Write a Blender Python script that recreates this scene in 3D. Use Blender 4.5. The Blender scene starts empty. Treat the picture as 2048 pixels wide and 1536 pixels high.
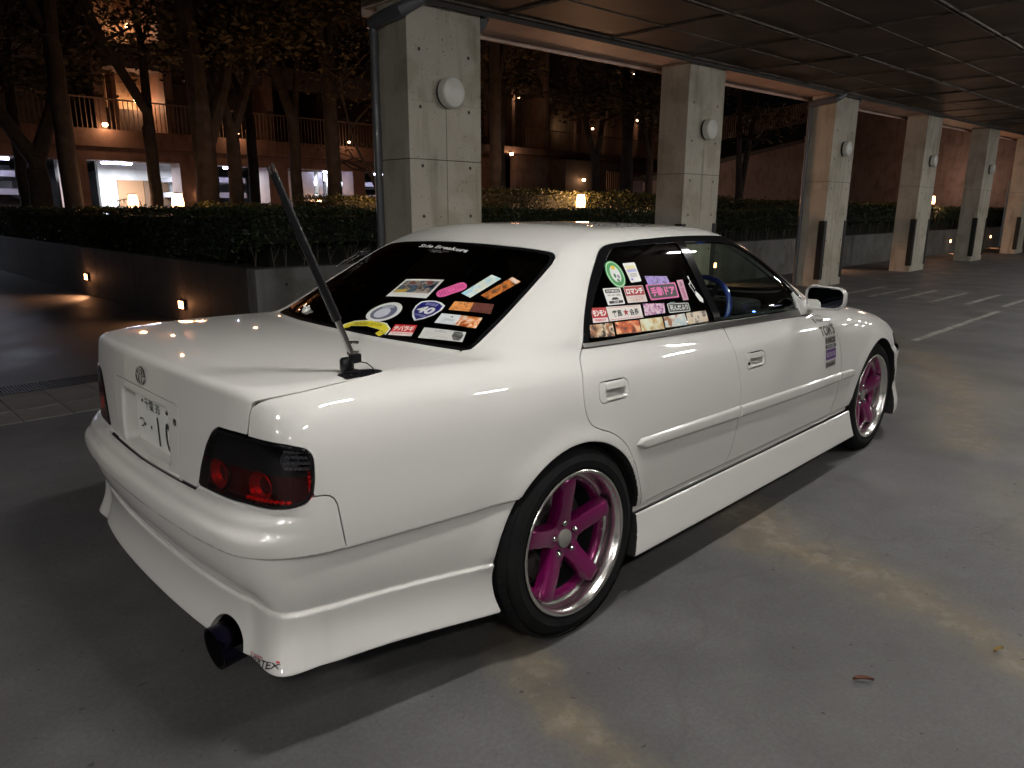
import bpy, bmesh, math, random
import numpy as np
from mathutils import Vector, Matrix
random.seed(7); rng=np.random.default_rng(7)
S=bpy.context.scene
col=S.collection
R=math.radians
# ---------------------------------------------------------------- camera
cd=bpy.data.cameras.new("camera"); cam=bpy.data.objects.new("camera",cd); col.objects.link(cam); S.camera=cam
cd.sensor_fit='HORIZONTAL'; cd.sensor_width=36.0; cd.lens=36.0*1436.14/2048
cd.clip_start=.05; cd.clip_end=400
_yw,_pt,_rl=R(45.346),R(13.636),R(.176)
_d=Vector((math.cos(_yw)*math.cos(_pt),math.sin(_yw)*math.cos(_pt),-math.sin(_pt)))
_r=Vector((math.sin(_yw),-math.cos(_yw),0)); _u=_r.cross(_d)
_r2=math.cos(_rl)*_r+math.sin(_rl)*_u; _u2=-math.sin(_rl)*_r+math.cos(_rl)*_u
cam.matrix_world=Matrix(((_r2.x,_u2.x,-_d.x,-1.679),(_r2.y,_u2.y,-_d.y,-2.275),(_r2.z,_u2.z,-_d.z,1.392),(0,0,0,1)))
# ---------------------------------------------------------------- night sky
w=bpy.data.worlds.new("World"); S.world=w; w.use_nodes=True
nt=w.node_tree; bg=nt.nodes['Background']
sky=nt.nodes.new('ShaderNodeTexSky'); sky.sky_type='NISHITA'; sky.sun_disc=False
sky.sun_elevation=R(-6); sky.sun_rotation=R(120)
nt.links.new(sky.outputs[0],bg.inputs[0]); bg.inputs[1].default_value=.06
S.view_settings.view_transform='Standard'; S.view_settings.look='None'
S.view_settings.exposure=0.0; S.view_settings.gamma=1.0; S.view_settings.use_curve_mapping=False
S.cycles.max_bounces=6; S.cycles.transparent_max_bounces=16; S.cycles.caustics_reflective=False; S.cycles.caustics_refractive=False
S.cycles.sample_clamp_indirect=3.0
# lamp strengths gathered here
TUBE=130.0          # fluorescent tubes under the canopy, emission strength
GARAGE_TUBE=14.0
LANTERN=11.0
SCONCE=14.0
# ---------------------------------------------------------------- materials
def mat(name,base=(.5,.5,.5),rough=.5,metal=0,coat=0,emit=None,es=0,spec=.5,fn=None,trans=0):
    m=bpy.data.materials.new(name); m.use_nodes=True; n=m.node_tree.nodes; b=n['Principled BSDF']
    b.inputs['Base Color'].default_value=(*base,1); b.inputs['Roughness'].default_value=rough; b.inputs['Metallic'].default_value=metal
    b.inputs['Coat Weight'].default_value=coat; b.inputs['Coat Roughness'].default_value=.03; b.inputs['Specular IOR Level'].default_value=spec
    if trans: b.inputs['Transmission Weight'].default_value=trans
    if emit: b.inputs['Emission Color'].default_value=(*emit,1); b.inputs['Emission Strength'].default_value=es
    if fn: fn(m.node_tree,b)
    return m
def noise_mix(c1,c2,scale=4,detail=6,lo=.4,hi=.6,bump=0,bscale=60,rough=None,coords='Object'):
    def f(t,b):
        n=t.nodes; tc=n.new('ShaderNodeTexCoord'); a=n.new('ShaderNodeTexNoise'); a.inputs['Scale'].default_value=scale; a.inputs['Detail'].default_value=detail
        t.links.new(tc.outputs[coords],a.inputs[0]); r=n.new('ShaderNodeValToRGB'); r.color_ramp.elements[0].position=lo; r.color_ramp.elements[1].position=hi
        r.color_ramp.elements[0].color=(*c1,1); r.color_ramp.elements[1].color=(*c2,1)
        t.links.new(a.outputs[0],r.inputs[0]); t.links.new(r.outputs[0],b.inputs['Base Color'])
        if rough:
            mr=n.new('ShaderNodeMapRange'); mr.inputs[3].default_value=rough[0]; mr.inputs[4].default_value=rough[1]
            t.links.new(a.outputs[0],mr.inputs[0]); t.links.new(mr.outputs[0],b.inputs['Roughness'])
        if bump:
            a2=n.new('ShaderNodeTexNoise'); a2.inputs['Scale'].default_value=bscale; a2.inputs['Detail'].default_value=5
            t.links.new(tc.outputs[coords],a2.inputs[0]); bp=n.new('ShaderNodeBump'); bp.inputs['Strength'].default_value=bump; bp.inputs['Distance'].default_value=.01
            t.links.new(a2.outputs[0],bp.inputs['Height']); t.links.new(bp.outputs[0],b.inputs['Normal'])
    return f
def glassmat(name,tint,rough=.0,ior=1.45):
    m=bpy.data.materials.new(name); m.use_nodes=True; t=m.node_tree; n=t.nodes; n.clear()
    o=n.new('ShaderNodeOutputMaterial'); mx=n.new('ShaderNodeMixShader'); tr=n.new('ShaderNodeBsdfTransparent'); gl=n.new('ShaderNodeBsdfGlossy')
    fr=n.new('ShaderNodeFresnel'); ge=n.new('ShaderNodeNewGeometry'); mr=n.new('ShaderNodeMapRange'); mr.inputs[3].default_value=ior; mr.inputs[4].default_value=1/ior; t.links.new(ge.outputs['Backfacing'],mr.inputs[0]); t.links.new(mr.outputs[0],fr.inputs[0]); tr.inputs[0].default_value=(*tint,1); gl.inputs['Roughness'].default_value=rough
    gl.inputs['Color'].default_value=(1,1,1,1)
    t.links.new(fr.outputs[0],mx.inputs[0]); t.links.new(tr.outputs[0],mx.inputs[1]); t.links.new(gl.outputs[0],mx.inputs[2]); t.links.new(mx.outputs[0],o.inputs[0])
    return m
def emis(name,c,s): return mat(name,(.02,.02,.02),.5,emit=c,es=s)
# ---------------------------------------------------------------- object helpers
def tag(o,label=None,cat=None,group=None,kind=None):
    if label: o['label']=label
    if cat: o['category']=cat
    if group: o['group']=group
    if kind: o['kind']=kind
    return o
def empty(name,loc,label=None,cat=None,group=None,rz=0):
    o=bpy.data.objects.new(name,None); o.empty_display_size=.1; col.objects.link(o); o.location=loc; o.rotation_euler=(0,0,rz)
    return tag(o,label,cat,group)
def link(name,me,m=None,parent=None,world=True):
    o=bpy.data.objects.new(name,me); col.objects.link(o)
    if m is not None and len(me.materials)==0:
        for k in (m if isinstance(m,(list,tuple)) else [m]): me.materials.append(k)
    if parent is not None:
        o.parent=parent
        if world: o.matrix_parent_inverse=parent.matrix_basis.inverted() if parent.parent is None else (parent.parent.matrix_basis @ parent.matrix_parent_inverse @ parent.matrix_basis).inverted()
    return o
def pyobj(name,V,Fc,m=None,parent=None,mi=None,smooth=False,N=None):
    me=bpy.data.meshes.new(name); me.from_pydata([tuple(map(float,v)) for v in V] if not isinstance(V,np.ndarray) else V.tolist(),[],Fc if not isinstance(Fc,np.ndarray) else Fc.tolist())
    if mi is not None: me.polygons.foreach_set('material_index',np.asarray(mi,dtype=np.int32))
    me.polygons.foreach_set('use_smooth',np.full(len(me.polygons),bool(smooth or N is not None)))
    me.update()
    if N is not None: me.normals_split_custom_set_from_vertices(np.asarray(N).tolist())
    return link(name,me,m,parent)
class MB:
    """collects simple solids into one mesh"""
    def __init__(s): s.V=[];s.F=[];s.M=[]
    def _add(s,V,Fc,mi=0):
        b=len(s.V); s.V+= [tuple(map(float,v)) for v in V]; s.F+=[tuple(b+i for i in f) for f in Fc]; s.M+=[mi]*len(Fc); return s
    def box(s,c,d,rz=0,mi=0,mtx=None):
        x,y,z=[k/2 for k in d]; V=[Vector((i*x,j*y,k*z)) for i in(-1,1) for j in(-1,1) for k in(-1,1)]
        Mx=Matrix.Translation(c)@(Matrix.Rotation(rz,4,'Z') if mtx is None else mtx)
        return s._add([Mx@v for v in V],[(0,1,3,2),(4,6,7,5),(0,4,5,1),(2,3,7,6),(0,2,6,4),(1,5,7,3)],mi)
    def b2(s,a,b,mi=0): return s.box([(p+q)/2 for p,q in zip(a,b)],[abs(q-p) for p,q in zip(a,b)],mi=mi)
    def tube(s,pts,r,n=8,mi=0,cap=True):
        pts=[Vector(p) for p in pts]; rs=r if isinstance(r,(list,tuple)) else [r]*len(pts); V=[];Fc=[]
        up=Vector((0,0,1)); 
        for i,p in enumerate(pts):
            d=(pts[min(i+1,len(pts)-1)]-pts[max(i-1,0)]).normalized()
            u=d.cross(up); u=u if u.length>.05 else d.cross(Vector((1,0,0))); u.normalize(); v=d.cross(u).normalized()
            V+=[p+rs[i]*(math.cos(2*math.pi*k/n)*u+math.sin(2*math.pi*k/n)*v) for k in range(n)]
        for i in range(len(pts)-1):
            for k in range(n): Fc.append((i*n+k,i*n+(k+1)%n,(i+1)*n+(k+1)%n,(i+1)*n+k))
        if cap: Fc+= [tuple(range(n))[::-1],tuple(range((len(pts)-1)*n,len(pts)*n))]
        return s._add(V,Fc,mi)
    def lathe(s,prof,c=(0,0,0),axis='Z',n=32,mi=0,mtx=None):
        """prof: (radius, height) list"""
        V=[];Fc=[]
        for r,h in prof:
            for k in range(n):
                a=2*math.pi*k/n; p=Vector((r*math.cos(a),r*math.sin(a),h))
                if axis=='Y': p=Vector((p.x,-p.z,p.y))
                if axis=='X': p=Vector((p.z,p.x,p.y))
                if mtx is not None: p=mtx@p
                V.append(p+Vector(c))
        for i in range(len(prof)-1):
            for k in range(n): Fc.append((i*n+k,i*n+(k+1)%n,(i+1)*n+(k+1)%n,(i+1)*n+k))
        return s._add(V,Fc,mi)
    def build(s,name,m=None,parent=None,smooth=False,bevel=0):
        o=pyobj(name,s.V,s.F,m,parent,s.M,smooth)
        me=o.data; bm=bmesh.new(); bm.from_mesh(me); bmesh.ops.recalc_face_normals(bm,faces=bm.faces)
        if bevel: bmesh.ops.bevel(bm,geom=[e for e in bm.edges if e.calc_face_angle(0)>.6],offset=bevel,segments=2,affect='EDGES',profile=.6)
        bm.to_mesh(me); bm.free()
        if smooth:
            me.polygons.foreach_set('use_smooth',np.ones(len(me.polygons),bool)); me.set_sharp_from_angle(angle=R(38))
        return o
_tc={}
def text_tris(body,bold=0.0,shear=0.0,res=3):
    """flat text as triangles, normalised to height 1 of its box -> (V2,T,width)"""
    k=(body,bold,shear)
    if k in _tc: return _tc[k]
    c=bpy.data.curves.new('t','FONT'); c.body=body; c.size=1; c.resolution_u=res; c.offset=bold; c.shear=shear; c.fill_mode='FRONT'
    o=bpy.data.objects.new('t',c); col.objects.link(o); bpy.context.view_layer.update()
    dg=bpy.context.evaluated_depsgraph_get(); me=bpy.data.meshes.new_from_object(o.evaluated_get(dg))
    me.calc_loop_triangles(); V=np.array([v.co[:2] for v in me.vertices]).reshape(-1,2); T=[tuple(t.vertices) for t in me.loop_triangles]
    col.objects.unlink(o); bpy.data.objects.remove(o); bpy.data.meshes.remove(me); bpy.data.curves.remove(c)
    if len(V)==0: V=np.zeros((1,2)); T=[]
    mn=V.min(0); mx=V.max(0); V=(V-mn)/max(mx[1]-mn[1],1e-6)
    # consistent winding
    _tc[k]=(V,T,V[:,0].max()); return _tc[k]
# ---------------------------------------------------------------- body surface as an implicit function
class Sp:  # natural cubic spline, linear extrapolation
    def __init__(s,pts):
        x=np.array([a for a,b in pts],float);y=np.array([b for a,b in pts],float);n=len(x)
        h=np.diff(x);A=np.zeros((n,n));r=np.zeros(n);A[0,0]=A[-1,-1]=1
        for i in range(1,n-1):
            A[i,i-1]=h[i-1];A[i,i]=2*(h[i-1]+h[i]);A[i,i+1]=h[i];r[i]=6*((y[i+1]-y[i])/h[i]-(y[i]-y[i-1])/h[i-1])
        m=np.linalg.solve(A,r);s.x,s.y,s.h,s.m=x,y,h,m
        s.d0=(y[1]-y[0])/h[0]-h[0]*(m[1])/6;s.d1=(y[-1]-y[-2])/h[-1]+h[-1]*m[-2]/6
    def __call__(s,t):
        x,y,h,m=s.x,s.y,s.h,s.m;c=np.clip(t,x[0],x[-1]);i=np.clip(np.searchsorted(x,c)-1,0,len(h)-1)
        a=x[i+1]-c;b=c-x[i];H=h[i]
        v=(m[i]*a**3+m[i+1]*b**3)/(6*H)+(y[i]/H-m[i]*H/6)*a+(y[i+1]/H-m[i+1]*H/6)*b
        return v+np.where(t<x[0],(t-x[0])*s.d0,0)+np.where(t>x[-1],(t-x[-1])*s.d1,0)
def smax(a,b,k):
    h=np.maximum(k-np.abs(a-b),0)/k; return np.maximum(a,b)+h*h*k*.25
def smin(a,b,k): return -smax(-a,-b,k)
def ss(a,b,t):
    t=np.clip((t-a)/((b-a) or 1e-9),0,1);return t*t*(3-2*t)
# plan half width at widest height
Wp=Sp([(-1.3,.70),(-1.0,.745),(-.8,.786),(-.55,.826),(-.25,.862),(0.1,.874),(.6,.876),(1.4,.876),(2.2,.872),(2.7,.862),(3.05,.832),(3.35,.776),(3.7,.68)])
def Xr(y): return -1.068+.075*y*y+.10*y**4
def Xf(y): return 3.58-.16*y*y-.30*y**4
# vertical side offset profiles
Odoor=Sp([(.32,-.020),(.45,-.008),(.60,0),(.72,-.006),(.80,-.018),(.87,-.038),(.92,-.062),(.98,-.105),(1.1,-.21)])
Orear_s=Sp([(.555,0),(.62,0),(.70,-.006),(.80,-.016),(.87,-.034),(.92,-.058),(.98,-.10),(1.1,-.2)])
Orear_b=Sp([(.66,-.058),(.72,-.060),(.82,-.066),(.92,-.076),(1.0,-.086)])
Oroll=Sp([(.540,.001),(.56,.004),(.585,.003),(.602,-.004),(.614,-.015),(.626,-.021),(.638,-.027),(.650,-.042),(.659,-.064),(.668,-.095)])
def Off(x,y,z,nb):
    """nb: 0 side .. 1 facing back (or front)"""
    side=np.where(z>.56,Orear_s(z),Odoor(z))
    side=Orear_s(z)*(1-ss(0,.6,x))+Odoor(z)*ss(0,.6,x)
    # rear upper
    back=smax(Orear_b(z),np.maximum(Oroll(z),-.2),.006)
    up=side*(1-nb)+back*nb
    return up
def Low(x,nb):
    """parameters of lower rear aero: offsets at crease .553, kick, lip"""
    rr=ss(-.1,-.8,x); cn=(4*nb*(1-nb))**1.0
    ok=-.004-.014*rr*(1-nb)-.050*nb+.024*cn
    ol=0.004*(1-nb)-.030*nb+.038*cn
    kz=.350+.040*rr; lz=.190+.058*rr
    return ok,ol,kz,lz
def nback(x,y):
    W=Wp(x);a=Xr(y)-x; b=y-W
    return ss(-.07,.07,a-b)
def F(P,parts=False):
    x=P[...,0];y=np.abs(P[...,1]);z=P[...,2]
    W=Wp(x); xr=Xr(y)
    D=smax(y-W,(xr-x),.16)
    D=smax(D,x-Xf(y),.22)
    nb=ss(-.12,.12,(xr-x)-(y-W))
    up=Off(x,y,z,nb)
    rear=x<.15
    ok,ol,kz,lz=Low(x,nb)
    # lower rear: flat panel under the crease, then the proud flared lip
    t=np.clip((z-kz)/(.548-kz),0,1)
    mid=(ok-.009)*(1-t)+(-.013)*t+.012*np.sin(np.pi*t)*(.35+.65*nb)
    s=np.clip((kz-z)/(kz-lz),0,1.3)
    flare=ok+(ol-ok)*s-.010*np.sin(np.pi*np.clip(s,0,1))
    sk_=ss(-.005,.006,z-kz); lowr=mid*sk_+flare*(1-sk_)
    # rear: crease step at .556
    st=ss(.547,.555,z)
    offr=up*st+lowr*(1-st)
    # side skirt
    q=np.clip((z-.155)/(.315-.155),0,1)
    sk=.020-.030*q**1.6-.004*np.sin(np.pi*q)
    st2=ss(.312,.322,z)
    # small recess between skirt and door
    rec=-.013*ss(.348,.340,z)
    offd=(up+rec)*st2+sk*(1-st2)
    # front
    offf=up.copy()
    lf=ss(.50,.42,z); offf=offf*(1-lf)+lf*(.0+.03*ss(.35,.2,z))
    # nose bumper proud
    nf=ss(2.85,3.05,x)
    offf=offf+nf*.018*ss(.60,.56,z)
    wr=ss(-.02,.02,x); wf=ss(2.70,2.74,x)
    O=offr*(1-wr)+offd*wr*(1-wf)+offf*wf
    # arch flares
    for cx,r in ((.005,.345),(2.705,.355)):
        rr=np.hypot(x-cx,z-.32); 
        O=O+.009*np.exp(-np.clip(rr-r,0,None)**2/.045**2)*ss(.33,.40,z)
    side=D-O
    # body top
    zc=Zdeck(x); zt=zc-(.045+.0*x)*(.75+.55*ss(.3,2.,x))*y*y
    k=.075+.06*ss(0,.0,x)
    kk=np.where(x<-.0,.075,.11)-.035*nb
    kk=.075+.045*ss(-.5,1.5,x)-.050*nb+.10*ss(2.0,3.0,x)
    body=smax(side,z-zt,kk)
    zb=np.where(x<0,.188+.03*0,.155)
    zb=np.where(x<.2,lz-.008,.163)
    body=smax(body,zb-z,.012)
    # greenhouse
    yb=Wg(x); Yg=yb-smax(z-.945,0*z,.05)*.60-.10*np.clip(z-.945,0,1)**2
    zr=-.372+.0*y; 
    zrg=.952+(x+.372-.28*y*y)*.515-.25*np.clip(x+.1,0,1)**2*0-.03*y*y
    zro=1.340-.046*(x-.85)**2-.07*y*y
    zws=.93+(2.15-x-.20*y*y)*.575
    zg=smin(smin(zrg,zro,.10),zws,.12)
    G=smax((y-Yg)*.86,(z-zg)*.9,.085)
    G=np.maximum(G,.80-z)
    B=smin(body,G,.03)
    # wells
    for cx,r in ((.005,.345),(2.705,.355)):
        cyl=np.hypot(x-cx,z-.32)-r
        well=np.maximum(cyl,.50-y)
        B=smax(B,-well,.006)
    # plate recess
    rx=np.maximum(np.abs(y)-.200,np.abs(z-.742)-.088)
    rx=smax(np.abs(y)-.197,np.abs(z-.752)-.084,.03)
    rec=np.maximum(rx,(x+.955))
    B=np.where(x<-.6,smax(B,-rec,.010),B)
    return B
Wg=Sp([(-.9,.60),(-.3,.742),(0.0,.785),(.5,.806),(1.0,.808),(1.6,.79),(2.1,.75),(2.4,.70)])
Zdeck=Sp([(-1.2,.950),(-1.0,.965),(-.7,.978),(-.3,.972),(.3,.965),(1.2,.955),(2.0,.935),(2.3,.915),(2.7,.868),(3.1,.795),(3.4,.71),(3.7,.60)])
def grad(P,h=.0015):
    g=np.empty(P.shape)
    for i in range(3):
        d=np.zeros(3);d[i]=h
        g[...,i]=(F(P+d)-F(P-d))/(2*h)
    return g
# ---------------------------------------------------------------- meshing of the body surface
def newton(P,Fn,n=4,h=.0015):
    for _ in range(n):
        f=Fn(P); g=gradn(P,Fn,h); P=P-(f/np.maximum((g*g).sum(-1),.15))[:,None]*g
    return P
def gradn(P,Fn,h=.0015):
    g=np.empty(P.shape)
    for i in range(3):
        d=np.zeros(3); d[i]=h; g[...,i]=(Fn(P+d)-Fn(P-d))/(2*h)
    return g
def nrm(P,Fn,h=.0015):
    g=gradn(P,Fn,h); return g/np.maximum(np.linalg.norm(g,axis=1,keepdims=True),1e-9)
def nets(Fn,X,Y,Z,B=6,it=4):
    nx,ny,nz=len(X),len(Y),len(Z)
    A=np.ones((nx,ny,nz),np.float32)*9
    bi=[np.arange(0,n,B) for n in (nx,ny,nz)]
    cen=[np.array([ (a[i]+a[min(i+B,len(a)-1)])/2 for i in b]) for a,b in zip((X,Y,Z),bi)]
    hal=[np.array([ (a[min(i+B,len(a)-1)]-a[i])/2 for i in b]) for a,b in zip((X,Y,Z),bi)]
    C=np.stack(np.meshgrid(*cen,indexing='ij'),-1); H=np.sqrt(sum(h**2 for h in np.meshgrid(*hal,indexing='ij')))
    fc=Fn(C.reshape(-1,3)).reshape(C.shape[:3])
    act=np.argwhere(np.abs(fc)<H*1.5+.035)
    big=np.repeat(np.repeat(np.repeat(np.sign(fc)*9,B,0),B,1),B,2)[:nx,:ny,:nz]; A[:]=big
    ch=400
    off=np.stack(np.meshgrid(*[np.arange(B)]*3,indexing='ij'),-1).reshape(-1,3)
    for s in range(0,len(act),ch):
        idx=(act[s:s+ch]*B)[:,None,:]+off[None]; idx=idx.reshape(-1,3)
        idx=idx[(idx[:,0]<nx)&(idx[:,1]<ny)&(idx[:,2]<nz)]
        P=np.stack([X[idx[:,0]],Y[idx[:,1]],Z[idx[:,2]]],-1); A[idx[:,0],idx[:,1],idx[:,2]]=Fn(P)
    s=A<0
    cnt=np.zeros((nx-1,ny-1,nz-1),np.int8)
    for i in(0,1):
        for j in(0,1):
            for k in(0,1): cnt+=s[i:nx-1+i,j:ny-1+j,k:nz-1+k]
    cells=np.argwhere((cnt>0)&(cnt<8)); idm=-np.ones(cnt.shape,np.int32); idm[cells[:,0],cells[:,1],cells[:,2]]=np.arange(len(cells))
    acc=np.zeros((len(cells),3)); num=np.zeros(len(cells))
    co=[(i,j,k) for i in(0,1) for j in(0,1) for k in(0,1)]
    ax=(X,Y,Z)
    for a in co:
        for d in range(3):
            if a[d]: continue
            b=list(a); b[d]=1
            ia=cells+np.array(a); ib=cells+np.array(b)
            fa=A[ia[:,0],ia[:,1],ia[:,2]].astype(float); fb=A[ib[:,0],ib[:,1],ib[:,2]].astype(float)
            m=(fa<0)!=(fb<0); t=np.where(m,fa/np.where(m,fa-fb,1),0)
            pa=np.stack([ax[q][ia[:,q]] for q in range(3)],-1); pb=np.stack([ax[q][ib[:,q]] for q in range(3)],-1)
            acc[m]+=(pa+(pb-pa)*t[:,None])[m]; num[m]+=1
    V=acc/np.maximum(num,1)[:,None]
    Q=[]
    for d in range(3):
        sl0=[slice(None)]*3; sl1=[slice(None)]*3; sl0[d]=slice(0,-1); sl1[d]=slice(1,None)
        ch_=s[tuple(sl0)]!=s[tuple(sl1)]; e=np.argwhere(ch_)
        o1,o2=[q for q in range(3) if q!=d]
        e=e[(e[:,o1]>0)&(e[:,o2]>0)&(e[:,o1]<A.shape[o1]-1)&(e[:,o2]<A.shape[o2]-1)]
        ins=s[e[:,0],e[:,1],e[:,2]]
        def cid(a,b):
            c=e.copy(); c[:,o1]-=a; c[:,o2]-=b; return idm[c[:,0],c[:,1],c[:,2]]
        q=np.stack([cid(1,1),cid(0,1),cid(0,0),cid(1,0)],-1)
        flip=ins if d!=1 else ~ins
        q[~flip]=q[~flip][:,::-1]; Q.append(q)
    Q=np.concatenate(Q); Q=Q[(Q>=0).all(1)]
    c0=cells
    return V,Q,cells
def quads2tris(V,Q):
    d1=np.linalg.norm(V[Q[:,0]]-V[Q[:,2]],axis=1); d2=np.linalg.norm(V[Q[:,1]]-V[Q[:,3]],axis=1); m=d1<=d2
    return np.concatenate([Q[m][:,[0,1,2]],Q[m][:,[0,2,3]],Q[~m][:,[0,1,3]],Q[~m][:,[1,2,3]]])
def compact(V,T,*ex):
    u,inv=np.unique(T,return_inverse=True); return (V[u],inv.reshape(T.shape))+tuple(e[u] for e in ex)
def clip(V,T,phi,Fn=None,it=5):
    """keep phi>0"""
    f=phi(V); f=np.where(np.abs(f)<1e-6,1e-6,f); ins=f>0; c=ins[T].sum(1)
    keep=T[c==3]; part=T[(c>0)&(c<3)]
    if len(part)==0: 
        if len(keep)==0: return V[:0],T[:0]
        return compact(V,keep)
    # rotate so that the odd vertex is first
    s=ins[part]; odd=np.where(s.sum(1)==1,np.argmax(s,1),np.argmin(s,1)); r=np.arange(len(part))
    p0=part[r,odd];p1=part[r,(odd+1)%3];p2=part[r,(odd+2)%3]
    E=np.concatenate([np.stack([p0,p1],1),np.stack([p0,p2],1)]); Es=np.sort(E,1); U,inv=np.unique(Es,axis=0,return_inverse=True); inv=inv.reshape(-1)
    a=V[U[:,0]];b=V[U[:,1]];fa=f[U[:,0]].copy();fb=f[U[:,1]].copy();lo=np.zeros(len(U));hi=np.ones(len(U))
    for _ in range(it):
        t=lo+(hi-lo)*np.clip(fa/(fa-fb),.03,.97); fm=phi(a+(b-a)*t[:,None]); m=(fm>0)==(fa>0)
        lo=np.where(m,t,lo);fa=np.where(m,fm,fa);hi=np.where(m,hi,t);fb=np.where(m,fb,fm)
    t=lo+(hi-lo)*np.clip(fa/np.where(fa==fb,1,fa-fb),0,1); NP=a+(b-a)*t[:,None]
    if Fn is not None: NP=newton(NP,Fn,1)
    n0=len(V); VV=np.concatenate([V,NP]); e1=n0+inv[:len(part)]; e2=n0+inv[len(part):]
    one=s.sum(1)==1
    T1=np.stack([p0,e1,e2],1)[one]
    T2=np.concatenate([np.stack([e1,p1,p2],1)[~one],np.stack([e1,p2,e2],1)[~one]])
    TT=np.concatenate([keep,T1,T2]); 
    return compact(VV,TT)
def sdpoly(P,poly):
    """signed distance, positive inside; P (n,2)"""
    poly=np.asarray(poly,float); n=len(poly); d=np.full(len(P),1e9); ins=np.zeros(len(P),bool)
    for i in range(n):
        a=poly[i];b=poly[(i+1)%n];e=b-a; w_=P-a; t=np.clip((w_@e)/max(e@e,1e-12),0,1); q=w_-t[:,None]*e; d=np.minimum(d,(q*q).sum(1))
        c=((a[1]>P[:,1])!=(b[1]>P[:,1])); 
        if abs(b[1]-a[1])>1e-12:
            xx=(b[0]-a[0])*(P[:,1]-a[1])/(b[1]-a[1])+a[0]; ins^=(c&(P[:,0]<xx))
    d=np.sqrt(d); return np.where(ins,d,-d)
def smooth_poly(pts,n=6):
    """closed Catmull-Rom through pts"""
    p=np.asarray(pts,float); N_=len(p); out=[]
    for i in range(N_):
        a,b,c,d=p[(i-1)%N_],p[i],p[(i+1)%N_],p[(i+2)%N_]
        for k in range(n):
            t=k/n; out.append(.5*((2*b)+(-a+c)*t+(2*a-5*b+4*c-d)*t*t+(-a+3*b-3*c+d)*t**3))
    return np.array(out)
def round_poly(pts,r,n=5):
    p=[Vector(a) for a in pts]; out=[]; N_=len(p)
    for i in range(N_):
        a,b,c=p[i-1],p[i],p[(i+1)%N_]; rr=r[i] if isinstance(r,(list,tuple)) else r
        l1=(a-b).length; l2=(c-b).length; k=min(rr,l1*.48,l2*.48)
        if k<1e-5: out.append(tuple(b)); continue
        s_=b+(a-b)/l1*k; e_=b+(c-b)/l2*k
        for j in range(n+1):
            t=j/n; out.append(tuple((1-t)**2*s_+2*t*(1-t)*b+t*t*e_))
    return np.array(out)
def shell(V,T,Fn,edge=.0012,depth=.014,off=0.0,N=None):
    """panel: surface + rolled edge going inwards. returns V,T,N"""
    N=nrm(V,Fn) if N is None else N
    if off: V=V+N*off
    E=np.concatenate([T[:,[0,1]],T[:,[1,2]],T[:,[2,0]]]); key=np.sort(E,1); U,inv,c=np.unique(key,axis=0,return_inverse=True,return_counts=True); inv=inv.reshape(-1)
    be=E[c[inv]==1]
    be=be[~((np.abs(V[be[:,0],1])<1e-4)&(np.abs(V[be[:,1],1])<1e-4))]
    if len(be)==0 or depth==0: return V,T,N
    d=V[be[:,1]]-V[be[:,0]]; out=np.cross(d,N[be[:,0]]); out/=np.maximum(np.linalg.norm(out,axis=1,keepdims=True),1e-9)
    O=np.zeros_like(V); np.add.at(O,be[:,0],out); np.add.at(O,be[:,1],out); bv=np.unique(be)
    O=O[bv]; O/=np.maximum(np.linalg.norm(O,axis=1,keepdims=True),1e-9); m=-np.ones(len(V),int); m[bv]=np.arange(len(bv))
    O[np.abs(V[bv,1])<1e-4,1]=0
    n0=len(V); Nb=N[bv]; Pb=V[bv]
    n1=(Nb+O); n1/=np.linalg.norm(n1,axis=1,keepdims=True)
    r1=Pb-Nb*edge*.6+O*edge*.8; r2=Pb-Nb*depth+O*edge*.8
    VV=np.concatenate([V,r1,r1,r2]); NN=np.concatenate([N,n1,O,O]); k=len(bv)
    a=be[:,0];b=be[:,1];ma=m[a];mb=m[b]
    T1=np.concatenate([np.stack([b,a,n0+ma],1),np.stack([b,n0+ma,n0+mb],1),np.stack([n0+k+mb,n0+k+ma,n0+2*k+ma],1),np.stack([n0+k+mb,n0+2*k+ma,n0+2*k+mb],1)])
    return VV,np.concatenate([T,T1]),NN
def weld_halves(V,T,N,V2,T2,N2):
    """join the two halves, sharing the vertices on the centre line"""
    c=np.where(np.abs(V[:,1])<1e-6)[0]; d={}
    for i in c: d.setdefault((round(V[i,0],5),round(V[i,2],5),round(N[i,0],1),round(N[i,2],1)),i)
    m=np.arange(len(V2))+len(V)
    for j in np.where(np.abs(V2[:,1])<1e-6)[0]:
        k=d.get((round(V2[j,0],5),round(V2[j,2],5),round(N2[j,0],1),round(N2[j,2],1)))
        if k is not None: m[j]=k
    return compact(np.concatenate([V,V2]),np.concatenate([T,m[T2]]),np.concatenate([N,N2]))
def mirror_join(V,T,N): return weld_halves(V,T,N,V*[1,-1,1],T[:,::-1],N*[1,-1,1])
# ================================================================ THE CAR
def speckle(t,b):
    n=t.nodes; tc=n.new('ShaderNodeTexCoord'); a=n.new('ShaderNodeTexNoise'); a.inputs['Scale'].default_value=2.2; a.inputs['Detail'].default_value=4
    t.links.new(tc.outputs['Object'],a.inputs[0]); mr=n.new('ShaderNodeMapRange'); mr.inputs[1].default_value=.35; mr.inputs[2].default_value=.7; mr.inputs[3].default_value=.22; mr.inputs[4].default_value=.36
    t.links.new(a.outputs[0],mr.inputs[0]); t.links.new(mr.outputs[0],b.inputs['Roughness'])
M_paint=mat('pearl_white_paint',(.66,.65,.628),.55,0,coat=1.0,spec=.15)
M_black=mat('black_trim',(.006,.006,.007),.10,spec=.35)
M_rub=mat('black_rubber',(.012,.012,.013),.7)
M_under=mat('underbody_black',(.006,.006,.006),.9)
M_liner=mat('dark_interior',(.018,.018,.02),.8)
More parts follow.
